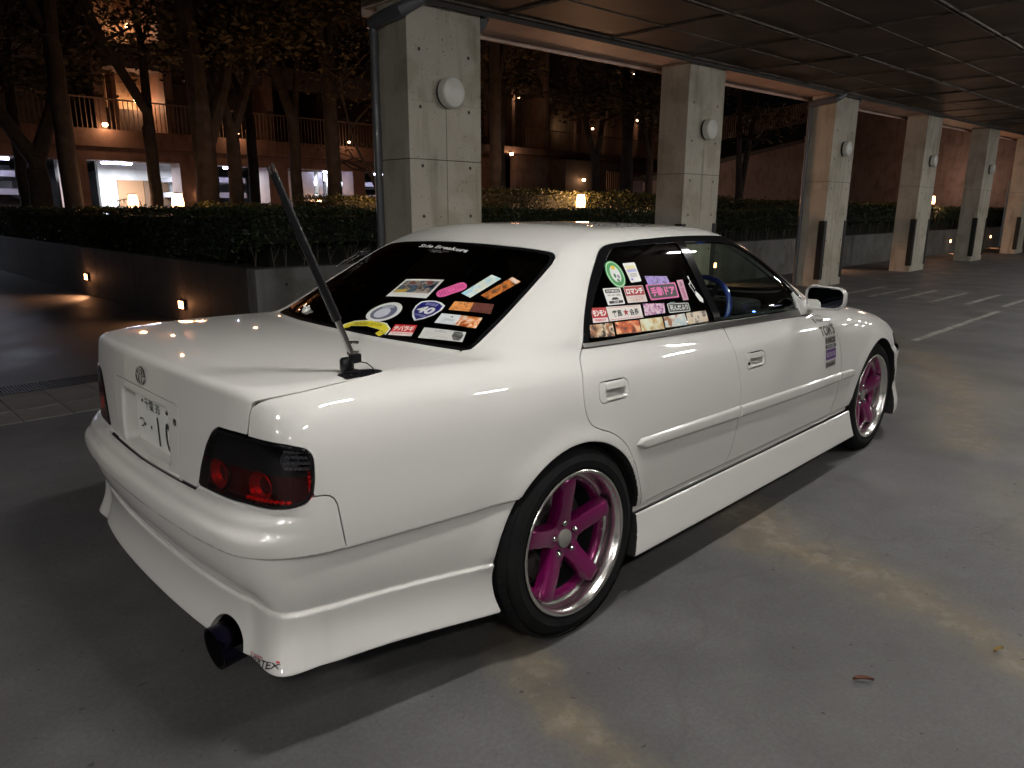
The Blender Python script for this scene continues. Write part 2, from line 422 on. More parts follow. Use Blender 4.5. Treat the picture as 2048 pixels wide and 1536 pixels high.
M_chrome=mat('chrome',(.75,.75,.76),.07,1)
M_dchrome=mat('satin_chrome',(.42,.41,.39),.28,1)
M_glassR=glassmat('tinted_rear_glass',(.030,.027,.026))
M_glassS=glassmat('tinted_side_glass',(.05,.05,.048))
M_glassF=glassmat('clear_side_glass',(.74,.84,.77))
M_glassW=glassmat('windscreen_glass',(.75,.82,.76))
def cm(run,n=5):
    p=np.asarray(run,float); q=np.vstack([2*p[0]-p[1],p,2*p[-1]-p[-2]]); out=[]
    for i in range(1,len(p)):
        a,b,c,d=q[i-1],q[i],q[i+1],q[i+2]
        for k in range(n):
            t=k/n; out.append(.5*((2*b)+(-a+c)*t+(2*a-5*b+4*c-d)*t*t+(-a+3*b-3*c+d)*t**3))
    out.append(p[-1]); return [tuple(o) for o in out]
# ---- seam curves, in metres on the car (x forward from the rear axle, v = |y|, z up)
BELT=[(.115,.950),(.481,.9405),(.986,.925),(1.45,.908),(1.751,.896),(1.895,.889)]
B_SEAM=cm([(.990,.925),(1.003,.90),(1.017,.833),(1.037,.738),(1.049,.641),(1.046,.509),(1.022,.39),(.985,.344)])
R_SEAM=cm([(.115,.950),(.083,.919),(.056,.863),(.047,.801),(.055,.75),(.077,.714),(.115,.692),(.179,.665),(.246,.617),(.301,.541),(.342,.454),(.370,.385),(.378,.345)])
F_SEAM=cm([(1.895,.889),(1.975,.870),(2.023,.832),(2.070,.765),(2.112,.664),(2.129,.568),(2.124,.445),(2.10,.38),(2.085,.342)])
P_rdoor=R_SEAM+B_SEAM[::-1]+[BELT[1]]
P_fdoor=B_SEAM+F_SEAM[::-1]+[BELT[4],BELT[3]]
P_zone=cm([(.115,.950),(.168,1.026),(.228,1.095),(.305,1.165),(.401,1.232),(.452,1.257),(.505,1.268),(.60,1.274),(.735,1.281),(.998,1.286),(1.30,1.281),(1.42,1.270),(1.54,1.222),(1.66,1.140),(1.776,1.035),(1.85,.930),(1.895,.889)])+BELT[::-1][1:-1]
P_gR=round_poly([(.150,.957),(.170,.992),(.204,1.034),(.240,1.072),(.286,1.113),(.354,1.167),(.442,1.228),(.500,1.255),(.735,1.262),(.925,1.262),(.938,.957)],[.01,.01,.01,.01,.01,.01,.03,.03,0,.01,.01])
P_gF=round_poly([(.985,.955),(.985,1.262),(1.228,1.257),(1.40,1.247),(1.53,1.192),(1.66,1.098),(1.765,.985),(1.79,.932)],[.01,.01,0,.06,.05,.05,.05,.01])
P_glass=cm([(-.337,0),(-.334,.106),(-.318,.28),(-.275,.481),(-.240,.600)])+[(-.222,.614)]+cm([(-.195,.611),(-.063,.597),(.106,.570),(.222,.547)])+cm([(.255,.533),(.276,.508),(.282,.475),(.270,.36),(.258,.251),(.250,.1),(.249,0)])
P_glass=[(-.337,-.1)]+P_glass+[(.249,-.1)]
P_wind=[(2.10,-.1)]+cm([(2.10,0),(2.07,.30),(1.98,.56),(1.90,.655)])+[(1.86,.655)]+cm([(1.80,.64),(1.60,.575),(1.45,.525)])+cm([(1.42,.50),(1.43,.35),(1.44,0)])+[(1.44,-.1)]
T_A=[(-1.4,-.1),(-1.4,.607),(-.95,.608)]+cm([(-.937,.612),(-.912,.634),(-.870,.655),(-.809,.670),(-.696,.678),(-.523,.660),(-.356,.632),(-.262,.607)])+cm([(-.244,.598),(-.279,.481),(-.322,.28),(-.338,.106),(-.341,0)])+[(-.341,-.1)]
T_B=[(-.1,.652),(.368,.655),(.374,.666),(.398,.727),(.43,.790),(.462,.832),(.492,.848),(.563,.848),(.606,.846),(.608,.90),(.613,.922),(.80,.928),(.9,1.3),(-.1,1.3)]
SGN=lambda P:P[:,1]+.9*(P[:,0]+1.0)
_tl=[(-.997,.376,.664),(-.993,.398,.725),(-.987,.43,.788),(-.981,.460,.830),(-.976,.492,.846),(-.963,.563,.845),(-.938,.647,.841),(-.905,.71,.836),(-.876,.74,.828),(-.862,.75,.818),(-.857,.756,.797),(-.860,.760,.748),(-.868,.761,.708),(-.885,.755,.690),(-.915,.73,.679),(-.942,.68,.670),(-.962,.611,.666),(-.983,.512,.664)]
P_tl=round_poly([(v+.9*(x+1),z) for x,v,z in _tl],.012,2)
P_garn=round_poly([(-.1,.869),(.262,.864),(.274,.82),(.258,.75),(.266,.60),(-.1,.60)],[0,.03,.02,.05,0,0],6)
_bs=[(.30,.650),(.372,.652),(.60,.655)]
RV=lambda P:np.maximum(P[:,1]-.0,0)
def xz(P): return P[:,[0,2]]
def xv(P): return P[:,[0,1]]
def vz(P): return P[:,[1,2]]
H_R=round_poly([(.124,.786),(.127,.842),(.268,.838),(.286,.822),(.284,.788),(.270,.774),(.140,.771)],.018,4)
H_F=round_poly([(1.102,.752),(1.105,.806),(1.248,.804),(1.270,.790),(1.270,.756),(1.256,.741),(1.118,.738)],.018,4)
f_zone=lambda P:np.minimum(sdpoly(xz(P),P_zone),P[:,1]-.45)
f_rd=lambda P:np.minimum(sdpoly(xz(P),P_rdoor),P[:,1]-.45)
f_fd=lambda P:np.minimum(sdpoly(xz(P),P_fdoor),P[:,1]-.45)
f_gl=lambda P:np.minimum(sdpoly(xv(P),P_glass),P[:,2]-.90)
f_ws=lambda P:np.minimum(sdpoly(xv(P),P_wind),P[:,2]-.915)
f_tr=lambda P:np.minimum(sdpoly(xv(P),T_A),sdpoly(vz(P),T_B))
f_tl=lambda P:np.minimum(sdpoly(np.stack([SGN(P),P[:,2]],-1),P_tl),-.80-P[:,0])
f_ga=lambda P:np.minimum(np.minimum(sdpoly(vz(P),P_garn),-.90-P[:,0]),P[:,2]-.652)
P_bu=[(-.2,.3),(-.2,.652),(.37,.655),(.38,.70),(.6,.704),(.88,.706),(.912,.705),(.928,.701),(.939,.692),(.948,.676),(.955,.640),(.963,.590),(.967,.557),(.967,.3)]
def f_bu(P):
    return np.maximum(np.minimum(.5560-P[:,2],.30-P[:,0]),np.minimum(sdpoly(np.stack([SGN(P),P[:,2]],-1),P_bu),-.74-P[:,0]))
f_sk=lambda P:np.minimum(np.minimum(.318-P[:,2],P[:,0]-.30),2.40-P[:,0])
f_un=lambda P:np.maximum(np.maximum(*[np.minimum(r+.0012-np.hypot(P[:,0]-cx,P[:,2]-.32),P[:,1]-.49) for cx,r in ((.005,.345),(2.705,.355))]),np.where(P[:,0]<.2,Low(P[:,0],nback_(P))[3]-.008,.163)+.0035-P[:,2])
def nback_(P):
    W=Wp(P[:,0]); return ss(-.12,.12,(Xr(P[:,1])-P[:,0])-(P[:,1]-W))
f_ho=lambda P:np.minimum(np.minimum(np.interp(P[:,0],[2.0,2.2,3.0,3.4],[.70,.705,.665,.60])-P[:,1],P[:,0]-np.interp(P[:,1],[0,.4,.7],[2.11,2.06,1.93])),P[:,2]-(.63))
f_fb=lambda P:np.minimum(.545-P[:,2],P[:,0]-2.70)
f_hl=lambda P:np.minimum(np.minimum(P[:,2]-.548,.655-P[:,2]),P[:,0]-(3.06))
G=.0028
def others(*fs): return lambda P:-np.max([f(P) for f in fs],0)-G
def both(*fs): return lambda P:np.min([f(P) for f in fs],0)
def axis_levels(segs):
    out=[segs[0][0]]
    for a,b,h in segs:
        n=max(1,round((b-a)/h)); out+=list(a+(b-a)*np.arange(1,n+1)/n)
    return np.array(out)
def axis_levels_mid(): return
car=empty('sedan_car',(0,0,0),'white lowered four-door sedan with magenta five-spoke wheels and sticker-covered windows parked under the canopy','car')
_X=axis_levels([(-1.12,-.78,.0075),(-.78,2.4,.011),(2.4,3.68,.014)])
_Y=np.concatenate([[-.005],axis_levels([(.005,.90,.0095),(.90,.93,.01)])])
_Z=axis_levels([(.13,.235,.0065),(.235,.30,.009),(.30,.345,.0045),(.345,.405,.0042),(.405,.53,.010),(.53,.57,.0045),(.57,.69,.0065),(.69,.80,.010),(.80,.99,.0075),(.99,1.37,.0105)])
_Vb,_Q,_c=nets(F,_X,_Y,_Z)
_Vb[_c[:,1]==0,1]=0
_fix=_Vb[:,1]==0
_Vb=newton(_Vb,F,4); _Vb[_fix,1]=0
_T=quads2tris(_Vb,_Q)
_N=nrm(_Vb,F)
_fn=np.cross(_Vb[_T[:,1]]-_Vb[_T[:,0]],_Vb[_T[:,2]]-_Vb[_T[:,0]]); _fl=(_fn*(_N[_T].sum(1))).sum(1)<0
_T[_fl]=_T[_fl][:,::-1]
print('body mesh',len(_Vb),len(_T))
def region(lo,hi):
    c=_Vb[_T].mean(1); m=((c>np.array(lo))&(c<np.array(hi))).all(1); return compact(_Vb,_T[m])
def drop_small(V,T,k=60):
    if len(T)==0: return V,T
    l=np.arange(len(V))
    while True:
        m=l[T].min(1); l2=l.copy(); np.minimum.at(l2,T.ravel(),np.repeat(m,3)); l2=l2[l2]
        if (l2==l).all(): break
        l=l2
    r=l[T[:,0]]; u,c=np.unique(r,return_counts=True); keep=np.isin(r,u[c>=k])
    return compact(V,T[keep]) if keep.any() else (V,T)
def panel(name,fs,m,lo=(-2,-1,-1),hi=(5,2,2),parent=None,split=False,depth=.014,off=0,gap=G,extra_right=None,name2=None):
    V,T=region(lo,hi)
    for f in (fs if isinstance(fs,(list,tuple)) else [fs]): V,T=clip(V,T,(lambda P,f=f:f(P)-gap),F)
    V[np.abs(V[:,1])<2e-4,1]=0
    V,T=drop_small(V,T)
    if len(T)==0: print('EMPTY',name); return []
    if extra_right is None:
        V,T,N=shell(V,T,F,depth=depth,off=off)
        if split:
            a=pyobj(name,V*[1,-1,1],T[:,::-1],m,parent or car,N=N*[1,-1,1]); b=pyobj(name,V,T,m,(parent or car),N=N); return [a,b]
        return [pyobj(name,*mirror_join(V,T,N)[:2],m,parent or car,N=mirror_join(V,T,N)[2])]
    Vl,Tl,Nl=shell(V,T,F,depth=depth,off=off)
    Vr,Tr=clip(V,T,extra_right,F); Vr,Tr=drop_small(Vr,Tr); Vr,Tr,Nr=shell(Vr,Tr,F,depth=depth,off=off)
    VV,TT,NN=weld_halves(Vl,Tl,Nl,Vr*[1,-1,1],Tr[:,::-1],Nr*[1,-1,1])
    return [pyobj(name,VV,TT,m,parent or car,N=NN)]
f_side=[f_zone,f_rd,f_fd]
f_han=lambda P:np.minimum(np.maximum(sdpoly(xz(P),H_R),sdpoly(xz(P),H_F)),P[:,1]-.5)
body=panel('body',[others(f_zone,f_rd,f_fd),others(f_gl,f_ws,f_tr,f_tl,f_bu),others(f_sk,f_un,f_ho,f_hl,f_fb)],M_paint,gap=0)
# front fenders are cut from the body in front of the door seam
rdoor=panel('rear_door',[f_rd,lambda P:-f_han(P)],M_paint,(-.05,.5,.2),(1.2,2,1.1),split=True)
fdoor=panel('front_door',[f_fd,lambda P:-f_han(P)],M_paint,(.9,.5,.2),(2.3,2,1.1),split=True)
panel('trunk_lid',[f_tr,lambda P:-f_ga(P)],M_paint,(-1.2,-.1,.6),(-.15,.75,1.1))
garn=panel('plate_surround',[f_ga,f_tr],M_paint,(-1.2,-.1,.6),(-.88,.4,.95),gap=.0014)
f_notch=lambda P:np.where(P[:,0]<-.7,np.hypot(P[:,1]-.490,P[:,2]-.228)-.088,1.0)
panel('rear_bumper',[f_bu,lambda P:-f_tl(P),lambda P:-f_tr(P),lambda P:-f_un(P)],M_paint,(-1.3,-.1,.1),(.4,2,.76),extra_right=f_notch,depth=.018)
panel('side_skirt',[f_sk,lambda P:-f_un(P)],M_paint,(.2,.3,.1),(2.5,2,.34),split=True)
panel('hood',[f_ho],M_paint,(1.9,-.1,.5),(3.7,2,1.1))
panel('front_bumper',[f_fb,lambda P:-f_un(P)],M_paint,(2.6,-.1,.1),(3.8,2,.6))
panel('headlight',[f_hl],M_glassR,(2.9,-.1,.5),(3.8,2,.7),depth=.02)
panel('underbody',[f_un],M_under,gap=-.002,depth=0)
# --- windows
zl=lambda P:P[:,2]-np.interp(P[:,0],[.1,.17,.94,1.8,1.9],[.965,.962,.951,.922,.918])
f_gR=lambda P:np.minimum(sdpoly(xz(P),P_gR),P[:,1]-.4); f_gF=lambda P:np.minimum(sdpoly(xz(P),P_gF),P[:,1]-.4)
panel('window_frame',[f_zone,zl,lambda P:-f_gR(P),lambda P:-f_gF(P)],M_black,(0,.4,.85),(2.1,2,1.4),split=True,gap=.0006,depth=.012,off=.0012)
belt=panel('belt_moulding',[f_zone,lambda P:-zl(P)],M_dchrome,(0,.4,.8),(2.1,2,1.1),split=True,gap=.0008,depth=.014,off=.006)
gside=panel('rear_side_window',[f_gR],M_glassS,(0,.4,.85),(1.2,2,1.4),split=True,gap=-.004,depth=0,off=-.004)
gfront=panel('front_side_window',[f_gF],M_glassF,(.8,.4,.85),(2.1,2,1.4),split=True,gap=-.004,depth=0,off=-.004)
f_gin=lambda P:np.minimum(sdpoly(xv(P),P_glass)-.018,P[:,2]-.90)
panel('window_seal',[f_gl,lambda P:-f_gin(P)],M_black,(-.5,-.1,.85),(.5,2,1.4),gap=.0008,depth=.01,off=-.001)
grear=panel('rear_window',[f_gin],M_glassR,(-.5,-.1,.85),(.5,2,1.4),gap=-.001,depth=0,off=-.0012)
f_win=lambda P:np.minimum(sdpoly(xv(P),P_wind)-.02,P[:,2]-.92)
panel('windscreen_seal',[f_ws,lambda P:-f_win(P)],M_black,(1.2,-.1,.85),(2.3,2,1.4),gap=.0008,depth=.01)
panel('windscreen',[f_win],M_glassW,(1.2,-.1,.85),(2.3,2,1.4),gap=-.001,depth=0,off=-.001)
# --- inner shell so that gaps are dark and the cabin has walls
Fl=lambda P:F(P)+.030
_a=nets(Fl,np.arange(-1.12,3.68,.035),np.concatenate([[-.0175],np.arange(.0175,.93,.035)]),np.arange(.10,1.36,.035),B=4)
_V=_a[0]; _k=_a[2][:,1]==0; _V[_k,1]=0; _V=newton(_V,Fl,4); _V[_k,1]=0; _TT=quads2tris(_V,_a[1])
for f in (lambda P:-(f_gR(P)-.002),lambda P:-(f_gF(P)-.002),lambda P:-(f_gin(P)-.006),lambda P:-(f_win(P)-.006)): _V,_TT=clip(_V,_TT,f,Fl)
_nn=nrm(_V,Fl); _m=mirror_join(_V,_TT,_nn); pyobj('inner_shell',_m[0],_m[1],M_liner,car,N=_m[2])
# --- door handles: locally finer surface with the pull recess and grip bar
def handle(poly,name,parent_r,parent_l,x0,x1,z0,z1,key=False):
    def Fh(P):
        f=F(P); x=P[:,0];z=P[:,2]; cx=(x0+x1)/2+.008; hx=(x1-x0)/2-.030
        zc=z0+.026+(-.03*(x-cx)); 
        pocket=smax(smax(np.abs(x-cx)-hx,np.abs(z-zc)-.015,.012),-.026-f,.006)
        f2=smax(f,-pocket,.006)
        bar=smax(smax(np.abs(x-cx+.002)-hx-.002,np.abs(z-zc-.027)-.0135,.012),f-.006,.006)
        f2=smin(f2,bar,.005)
        sill=smax(smax(np.abs(x-cx)-hx-.006,np.abs(z-zc+.018)-.004,.006),f-.004,.004)
        return smin(f2,sill,.004)
    a=nets(Fh,np.arange(x0-.03,x1+.03,.0035),np.arange(.78,.90,.0035),np.arange(z0-.03,z1+.03,.0035),B=6)
    V=newton(a[0],Fh,3,h=.0006); T=quads2tris(V,a[1]); N=nrm(V,Fh,.0008)
    fn_=np.cross(V[T[:,1]]-V[T[:,0]],V[T[:,2]]-V[T[:,0]]); fl=(fn_*(N[T].sum(1))).sum(1)<0; T[fl]=T[fl][:,::-1]
    V,T=clip(V,T,lambda P:np.minimum(sdpoly(xz(P),poly)-.0018,P[:,1]-.80),Fh)
    N=nrm(V,Fh,.0008)
    V,T,N=shell(V,T,Fh,depth=.012,edge=.001,N=N)
    hr=pyobj(name,V*[1,-1,1],T[:,::-1],M_paint,parent_r,N=N*[1,-1,1]); pyobj(name,V,T,M_paint,parent_l,N=N)
    if key:
        k=MB(); k.lathe([(0,.004),(.006,.004),(.007,.0)],(0,0,0),'Y',14); o=k.build('key_lock',M_black,hr,True); 
        P=newton(np.array([[x0+.018,.87,z0+.026]]),F,4)[0]; o.location=(P[0],-P[1]-.001,P[2]); o.matrix_parent_inverse=Matrix.Identity(4)
handle(H_R,'door_handle',rdoor[0],rdoor[1],.124,.286,.771,.842)
handle(H_F,'door_handle',fdoor[0],fdoor[1],1.102,1.270,.738,.806,True)
# --- projecting points on the painted surface
def surf(x=None,y=None,z=None,d=0.0,n=6):
    P=np.atleast_2d(np.stack(np.broadcast_arrays(x,y,z),-1).astype(float)); P=newton(P,F,n); return P+nrm(P,F)*d
# --- side rub strip: half-round moulding following the door sides
P_mo=round_poly([(.312,.590),(.335,.612),(1.03,.5975),(1.63,.583),(2.262,.568),(2.318,.556),(2.326,.520),(1.65,.527),(1.04,.5425),(.37,.564)],[.02,.012,0,0,.02,.015,.012,0,0,.012],4)
def strip_piece(x0,x1,parent_r,parent_l,name='rub_strip'):
    def Fs(P):
        d=sdpoly(xz(P),P_mo); e=np.minimum(np.minimum(P[:,0]-x0,x1-P[:,0]),d)
        f=F(P); h=.013*np.sqrt(np.clip(1-(1-np.clip(e/.016,0,1))**2,0,1))
        return f,e,h
    V,T=region((x0-.05,.6,.48),(x1+.05,2,.66)); V,T=clip(V,T,lambda P:np.minimum(sdpoly(xz(P),P_mo),np.minimum(P[:,0]-x0,x1-P[:,0]))-.0004,F)
    if len(T)==0: return
    # refine the cross-section by subdividing once
    me=bpy.data.meshes.new('t'); me.from_pydata(V.tolist(),[],T.tolist()); bm=bmesh.new(); bm.from_mesh(me); bmesh.ops.subdivide_edges(bm,edges=bm.edges,cuts=1,use_grid_fill=True); bmesh.ops.triangulate(bm,faces=bm.faces); bm.to_mesh(me); bm.free()
    V=np.array([v.co for v in me.vertices]); T=np.array([p.vertices[:] for p in me.polygons]); bpy.data.meshes.remove(me)
    N=nrm(V,F)
    def hh(P): return Fs(P)[2]
    h=hh(V); V2=V+N*h[:,None]
    g=np.zeros_like(V)
    for i in (0,2):
        d=np.zeros(3); d[i]=.002; g[:,i]=(hh(V+d)-hh(V-d))/.004
    NN=N-g*.9; NN/=np.linalg.norm(NN,axis=1,keepdims=True)
    pyobj(name,V2*[1,-1,1],T[:,::-1],M_paint,parent_r,N=NN*[1,-1,1]); pyobj(name,V2,T,M_paint,parent_l,N=NN)
strip_piece(.30,1.0425,rdoor[0],rdoor[1]); strip_piece(1.0475,2.1245,fdoor[0],fdoor[1]); strip_piece(2.1295,2.34,car,car)
# --- door mirrors
def rbox(a,b,ha,hb,r): 
    qa=np.abs(a)-ha+r; qb=np.abs(b)-hb+r
    return np.hypot(np.maximum(qa,0),np.maximum(qb,0))+np.minimum(np.maximum(qa,qb),0)-r
def Fm(P):
    x=P[:,0]-1.80; dy=P[:,1]-.878; dz=P[:,2]-.985
    dz=dz*(1+.9*np.clip(dy,-.1,.1))
    d=rbox(dy,dz,.096,.058,.042)
    f=smax(d+.035*np.clip(x/.10,0,3)**2.5,-x,.012)
    pocket=np.maximum(d+.009,x-.010)
    f=smax(f,-pocket,.003)
    arm=smax(rbox(dy+.085,dz+.040,.055,.016,.012),np.abs(x-.040)-.032,.02)
    ys=np.interp(P[:,2],[.88,1.02],[.792,.728])+.008
    tri=np.maximum(P[:,2]-(.912+(1.872-P[:,0])*.78),(1.745-P[:,0]))
    tri=np.maximum(np.maximum(tri,P[:,0]-1.872),.898-P[:,2])
    sail=smax(tri,np.abs(P[:,1]-ys)-.010,.008)
    return smin(smin(f,arm,.025),sail,.02)
_a=nets(Fm,np.arange(1.69,2.0,.006),np.arange(.70,1.02,.006),np.arange(.86,1.08,.006)); _V=newton(_a[0],Fm,3,h=.0008); _TT=quads2tris(_V,_a[1]); _NN=nrm(_V,Fm,.0015)
_f=np.cross(_V[_TT[:,1]]-_V[_TT[:,0]],_V[_TT[:,2]]-_V[_TT[:,0]]); _q=(_f*(_NN[_TT].sum(1))).sum(1)<0; _TT[_q]=_TT[_q][:,::-1]
M_mirror=mat('mirror_glass',(.10,.11,.16),.02,1)  # dark surroundings the mirror would reflect are put into its tint
for sgn,dr in ((-1,fdoor[0]),(1,fdoor[1])):
    mo=pyobj('wing_mirror',_V*[1,sgn,1],_TT if sgn>0 else _TT[:,::-1],M_paint,dr,N=_NN*[1,sgn,1])
    t=MB(); pl=round_poly([(-.0885,-.050),(-.0885,.046),(.0875,.050),(.0875,-.045)],.036,7); n=len(pl)
    t._add([(1.8085,sgn*(.878+a),.985+b) for a,b in pl],[tuple(range(n))]); o=t.build('mirror_glass',M_mirror,mo)
# --- tail lights
M_smoke=glassmat('smoked_lens',(.38,.38,.40),.0,1.5); M_red=glassmat('red_lens',(.85,.05,.05),.0,1.5)
M_refl=mat('lamp_reflector',(.75,.75,.77),.3,.45); M_lampb=mat('lamp_housing',(.03,.03,.033),.4); M_lampr=mat('red_lamp_housing',(.24,.008,.010),.35)
M_redref=mat('red_prism_reflector',(.26,.006,.008),.3,.5)
def tail():
    V,T=region((-1.2,.3,.6),(-.7,2,.9)); V,T=clip(V,T,lambda P:f_tl(P)-.0030,F)
    zz=lambda P:P[:,2]-(.760+.00*P[:,1])
    out=[]
    Nf=nrm(V,F)
    # bezel ring, upper smoked lens, lower red lens, housing behind
    Vb,Tb=clip(V,T,lambda P:.009-f_tl(P),F); Vi,Ti=clip(V,T,lambda P:f_tl(P)-.009,F)
    Vu,Tu=clip(Vi,Ti,lambda P:zz(P)-.001,F); Vl,Tl=clip(Vi,Ti,lambda P:-zz(P)-.001,F)
    for s in (-1,1):
        W=np.array([1,s,1]); fl=(lambda T:T[:,::-1]) if s<0 else (lambda T:T)
        def po(nm,a,b,m,par,depth,off):
            v,t,n=shell(a,b,F,depth=depth,off=off); return pyobj(nm,v*W,fl(t),m,par,N=n*W)
        t0=po('tail_light',Vb,Tb,M_black,car,.02,.003)
        po('smoked_lens',Vu,Tu,M_smoke,t0,0,.003); po('red_lens',Vl,Tl,M_red,t0,0,.003)
        Nh=nrm(Vu,F); pyobj('lamp_housing',(Vu-Nh*.045)*W,fl(Tu),M_lampb,t0,N=Nh*W); Nh=nrm(Vl,F); pyobj('lamp_housing',(Vl-Nh*.045)*W,fl(Tl),M_lampr,t0,N=Nh*W)
        side=MB()
        # reflector bowls behind the lens, facing out along the body normal
        for (sx,zc,r,mm) in ((.475,.715,.040,M_redref),(.675,.715,.040,M_redref),(.80,.797,.024,M_refl)):
            # find surface point with plan coordinate sx
            ts=np.linspace(.35,.77,60); X_=np.interp(ts,[.376,.512,.611,.68,.73,.755,.761],[-.997,-.983,-.962,-.942,-.915,-.885,-.862]); kk=np.argmin(np.abs(ts+.9*(X_+1)-sx))
            P=newton(np.array([[X_[kk],ts[kk],zc]]),F,4); n_=nrm(P,F)[0]; c=P[0]-n_*.012; 
            q=Vector((n_[0],n_[1]*s,n_[2])).to_track_quat('Z','Y').to_matrix().to_4x4(); b=MB(); prof=[(.003,-.020),(.006,-.026),(r*.45,-.023),(r*.8,-.012),(r,0),(r*1.04,-.001)]
            b.lathe(prof,(c[0],c[1]*s,c[2]),n=20,mtx=q); o=b.build('reflector_bowl',mm,t0)
        # outer column of prism reflectors
        pr=MB(); 
        for k in range(7):
            P=newton(np.array([[-.872,.757,.700+.011*k]]),F,4); n_=nrm(P,F)[0]; c=P[0]-n_*.006; pr.box((c[0],c[1]*s,c[2]),(.006,.006,.008))
        for k in range(9):
            P=newton(np.array([[-.965+.008*k,.60+.014*k,.684+.0006*k]]),F,4); n_=nrm(P,F)[0]; c=P[0]-n_*.006; pr.box((c[0],c[1]*s,c[2]),(.010,.010,.005))
        pr.build('prism_reflector',mat('glowing_red_prism',(.7,.02,.02),.15,.3,emit=(1,.02,.02),es=.05),t0)  # faint emission paints in the sparkle of the unlit red lens
        # chrome louvres in the smoked half
        lv=MB()
        for k in range(4):
            zc=.775+.014*k
            for a in range(6):
                X0=-.905+.007*a; y0=.705+.009*a
                P=newton(np.array([[X0,y0,zc]]),F,4); n_=nrm(P,F)[0]; c=P[0]-n_*.014; lv.box((c[0],c[1]*s,c[2]),(.011,.011,.0055))
        lv.build('louvre',M_refl,t0)
tail()
# --- number plate, badge, exhaust
M_plate=mat('plate_white',(.72,.72,.69),.45); M_pgreen=mat('plate_dark_print',(.02,.03,.025),.5)
def flat_text(name,body,h,M4,m,parent,bold=0,shear=0,wmax=None,sx=1.0):
    V,T,wd=text_tris(body,bold,shear); s=h; k=sx
    if wmax and wd*h*k>wmax: k=wmax/(wd*h)
    P=[M4@Vector((v[0]*h*k,v[1]*h,0)) for v in V]; return pyobj(name,[tuple(p) for p in P],T,m,parent)
def seven(body_pts): return
_pm=Matrix.Translation((-.966,0,.742))@Matrix(((0,0,-1,0),(-1,0,0,0),(0,1,0,0),(0,0,0,1)))   # x right on plate -> -y ; z out -> -x
pb=MB(); pl=round_poly([(-.165,-.0825),(-.165,.0825),(.165,.0825),(.165,-.0825)],.012,4); n=len(pl)
pb._add([_pm@Vector((a,b,0.0)) for a,b in pl]+[_pm@Vector((a,b,.003)) for a,b in pl],[tuple(range(n,2*n)),tuple(range(n))[::-1]]+[(i,(i+1)%n,n+(i+1)%n,n+i) for i in range(n)])
plate=pb.build('number_plate',M_plate,car)
flat_text('plate_lettering','千葉 35',.038,_pm@Matrix.Translation((-.085,.040,.0042)),M_pgreen,plate,.008)
flat_text('plate_lettering','つ',.032,_pm@Matrix.Translation((-.150,-.03,.0042)),M_pgreen,plate,.01)
for tx,xx,ww in (('1',.010,.020),('0',.075,.050)):
    flat_text('plate_lettering',tx,.092,_pm@Matrix.Translation((xx,-.062,.0042)),M_pgreen,plate,.02,sx=.8)
dt=MB(); 
for xx in (-.105,-.04): dt.lathe([(0,.0045),(.007,.0045),(.007,.003)],(0,0,0),n=12,mtx=Matrix.Identity(4))
dm=MB()
for xx in (-.100,-.045):
    a=[_pm@Vector((xx+.0065*math.cos(t),-.015+.0065*math.sin(t),.0043)) for t in np.linspace(0,2*math.pi,13)[:-1]]; dm._add(a,[tuple(range(12))])
dm.build('plate_lettering',M_pgreen,plate)
bt=MB(); 
for xx in (-.105,.105):
    c=_pm@Vector((xx,.062,.003)); bt.lathe([(0,.004),(.006,.003),(.008,0)],c,n=12,mtx=Matrix.Rotation(R(-90),4,'Y'))
bt.build('plate_screw',M_chrome,plate)
# three-oval chrome badge
bd=MB(); c0=surf(-.994,0.0,.905)[0]
nb_=nrm(c0[None],F)[0]; q=Vector((nb_[0],0,nb_[2])).to_track_quat('Z','Y').to_matrix().to_4x4()
def ring(mb,cx,cy,a,b,r,n=36):
    pts=[]; V=[];Fc=[]
    for i in range(n):
        t=2*math.pi*i/n; c=Vector((cx+a*math.cos(t),cy+b*math.sin(t),.004)); o=Vector((math.cos(t)/a,math.sin(t)/b,0)).normalized()
        for j in range(6):
            u=2*math.pi*j/6; V.append(Vector(c0)+q@(c+o*r*math.cos(u)+Vector((0,0,r*math.sin(u)))))
    for i in range(n):
        for j in range(6): Fc.append((i*6+j,i*6+(j+1)%6,((i+1)%n)*6+(j+1)%6,((i+1)%n)*6+j))
    mb._add(V,Fc)
_up=(q.inverted()@Vector((0,0,1))); _rt=(q.inverted()@Vector((0,-1,0)))
_ax=abs(_up.x)>abs(_up.y)
def ring2(a,b,dy,r): 
    if _ax: ring(bd,dy,0,b,a,r)
    else: ring(bd,0,dy,a,b,r)
ring2(.036,.025,0,.0034); ring2(.0135,.0235,-.001,.0030); ring2(.031,.0115,.0125,.0030)
bd.build('badge',M_chrome,car,True)
kh=MB(); kp=surf(-.999,-.246,.812)[0]; kh.lathe([(0,.002),(.009,.002),(.0115,.0)],kp,n=16,mtx=Matrix.Rotation(R(-90),4,'Y')); kh.build('trunk_lock',M_chrome,car,True)
def heat(t,b):
    n=t.nodes; tc=n.new('ShaderNodeTexCoord'); sp=n.new('ShaderNodeSeparateXYZ'); mr=n.new('ShaderNodeMapRange'); mr.inputs[1].default_value=-1.05; mr.inputs[2].default_value=-.88
    t.links.new(tc.outputs['Object'],sp.inputs[0]); t.links.new(sp.outputs[0],mr.inputs[0]); r=n.new('ShaderNodeValToRGB'); e=r.color_ramp.elements; e[0].color=(.012,.013,.035,1); e[1].color=(.20,.15,.09,1); e[1].position=.75; x=e.new(.45); x.color=(.03,.022,.05,1)
    t.links.new(mr.outputs[0],r.inputs[0]); t.links.new(r.outputs[0],b.inputs['Base Color'])
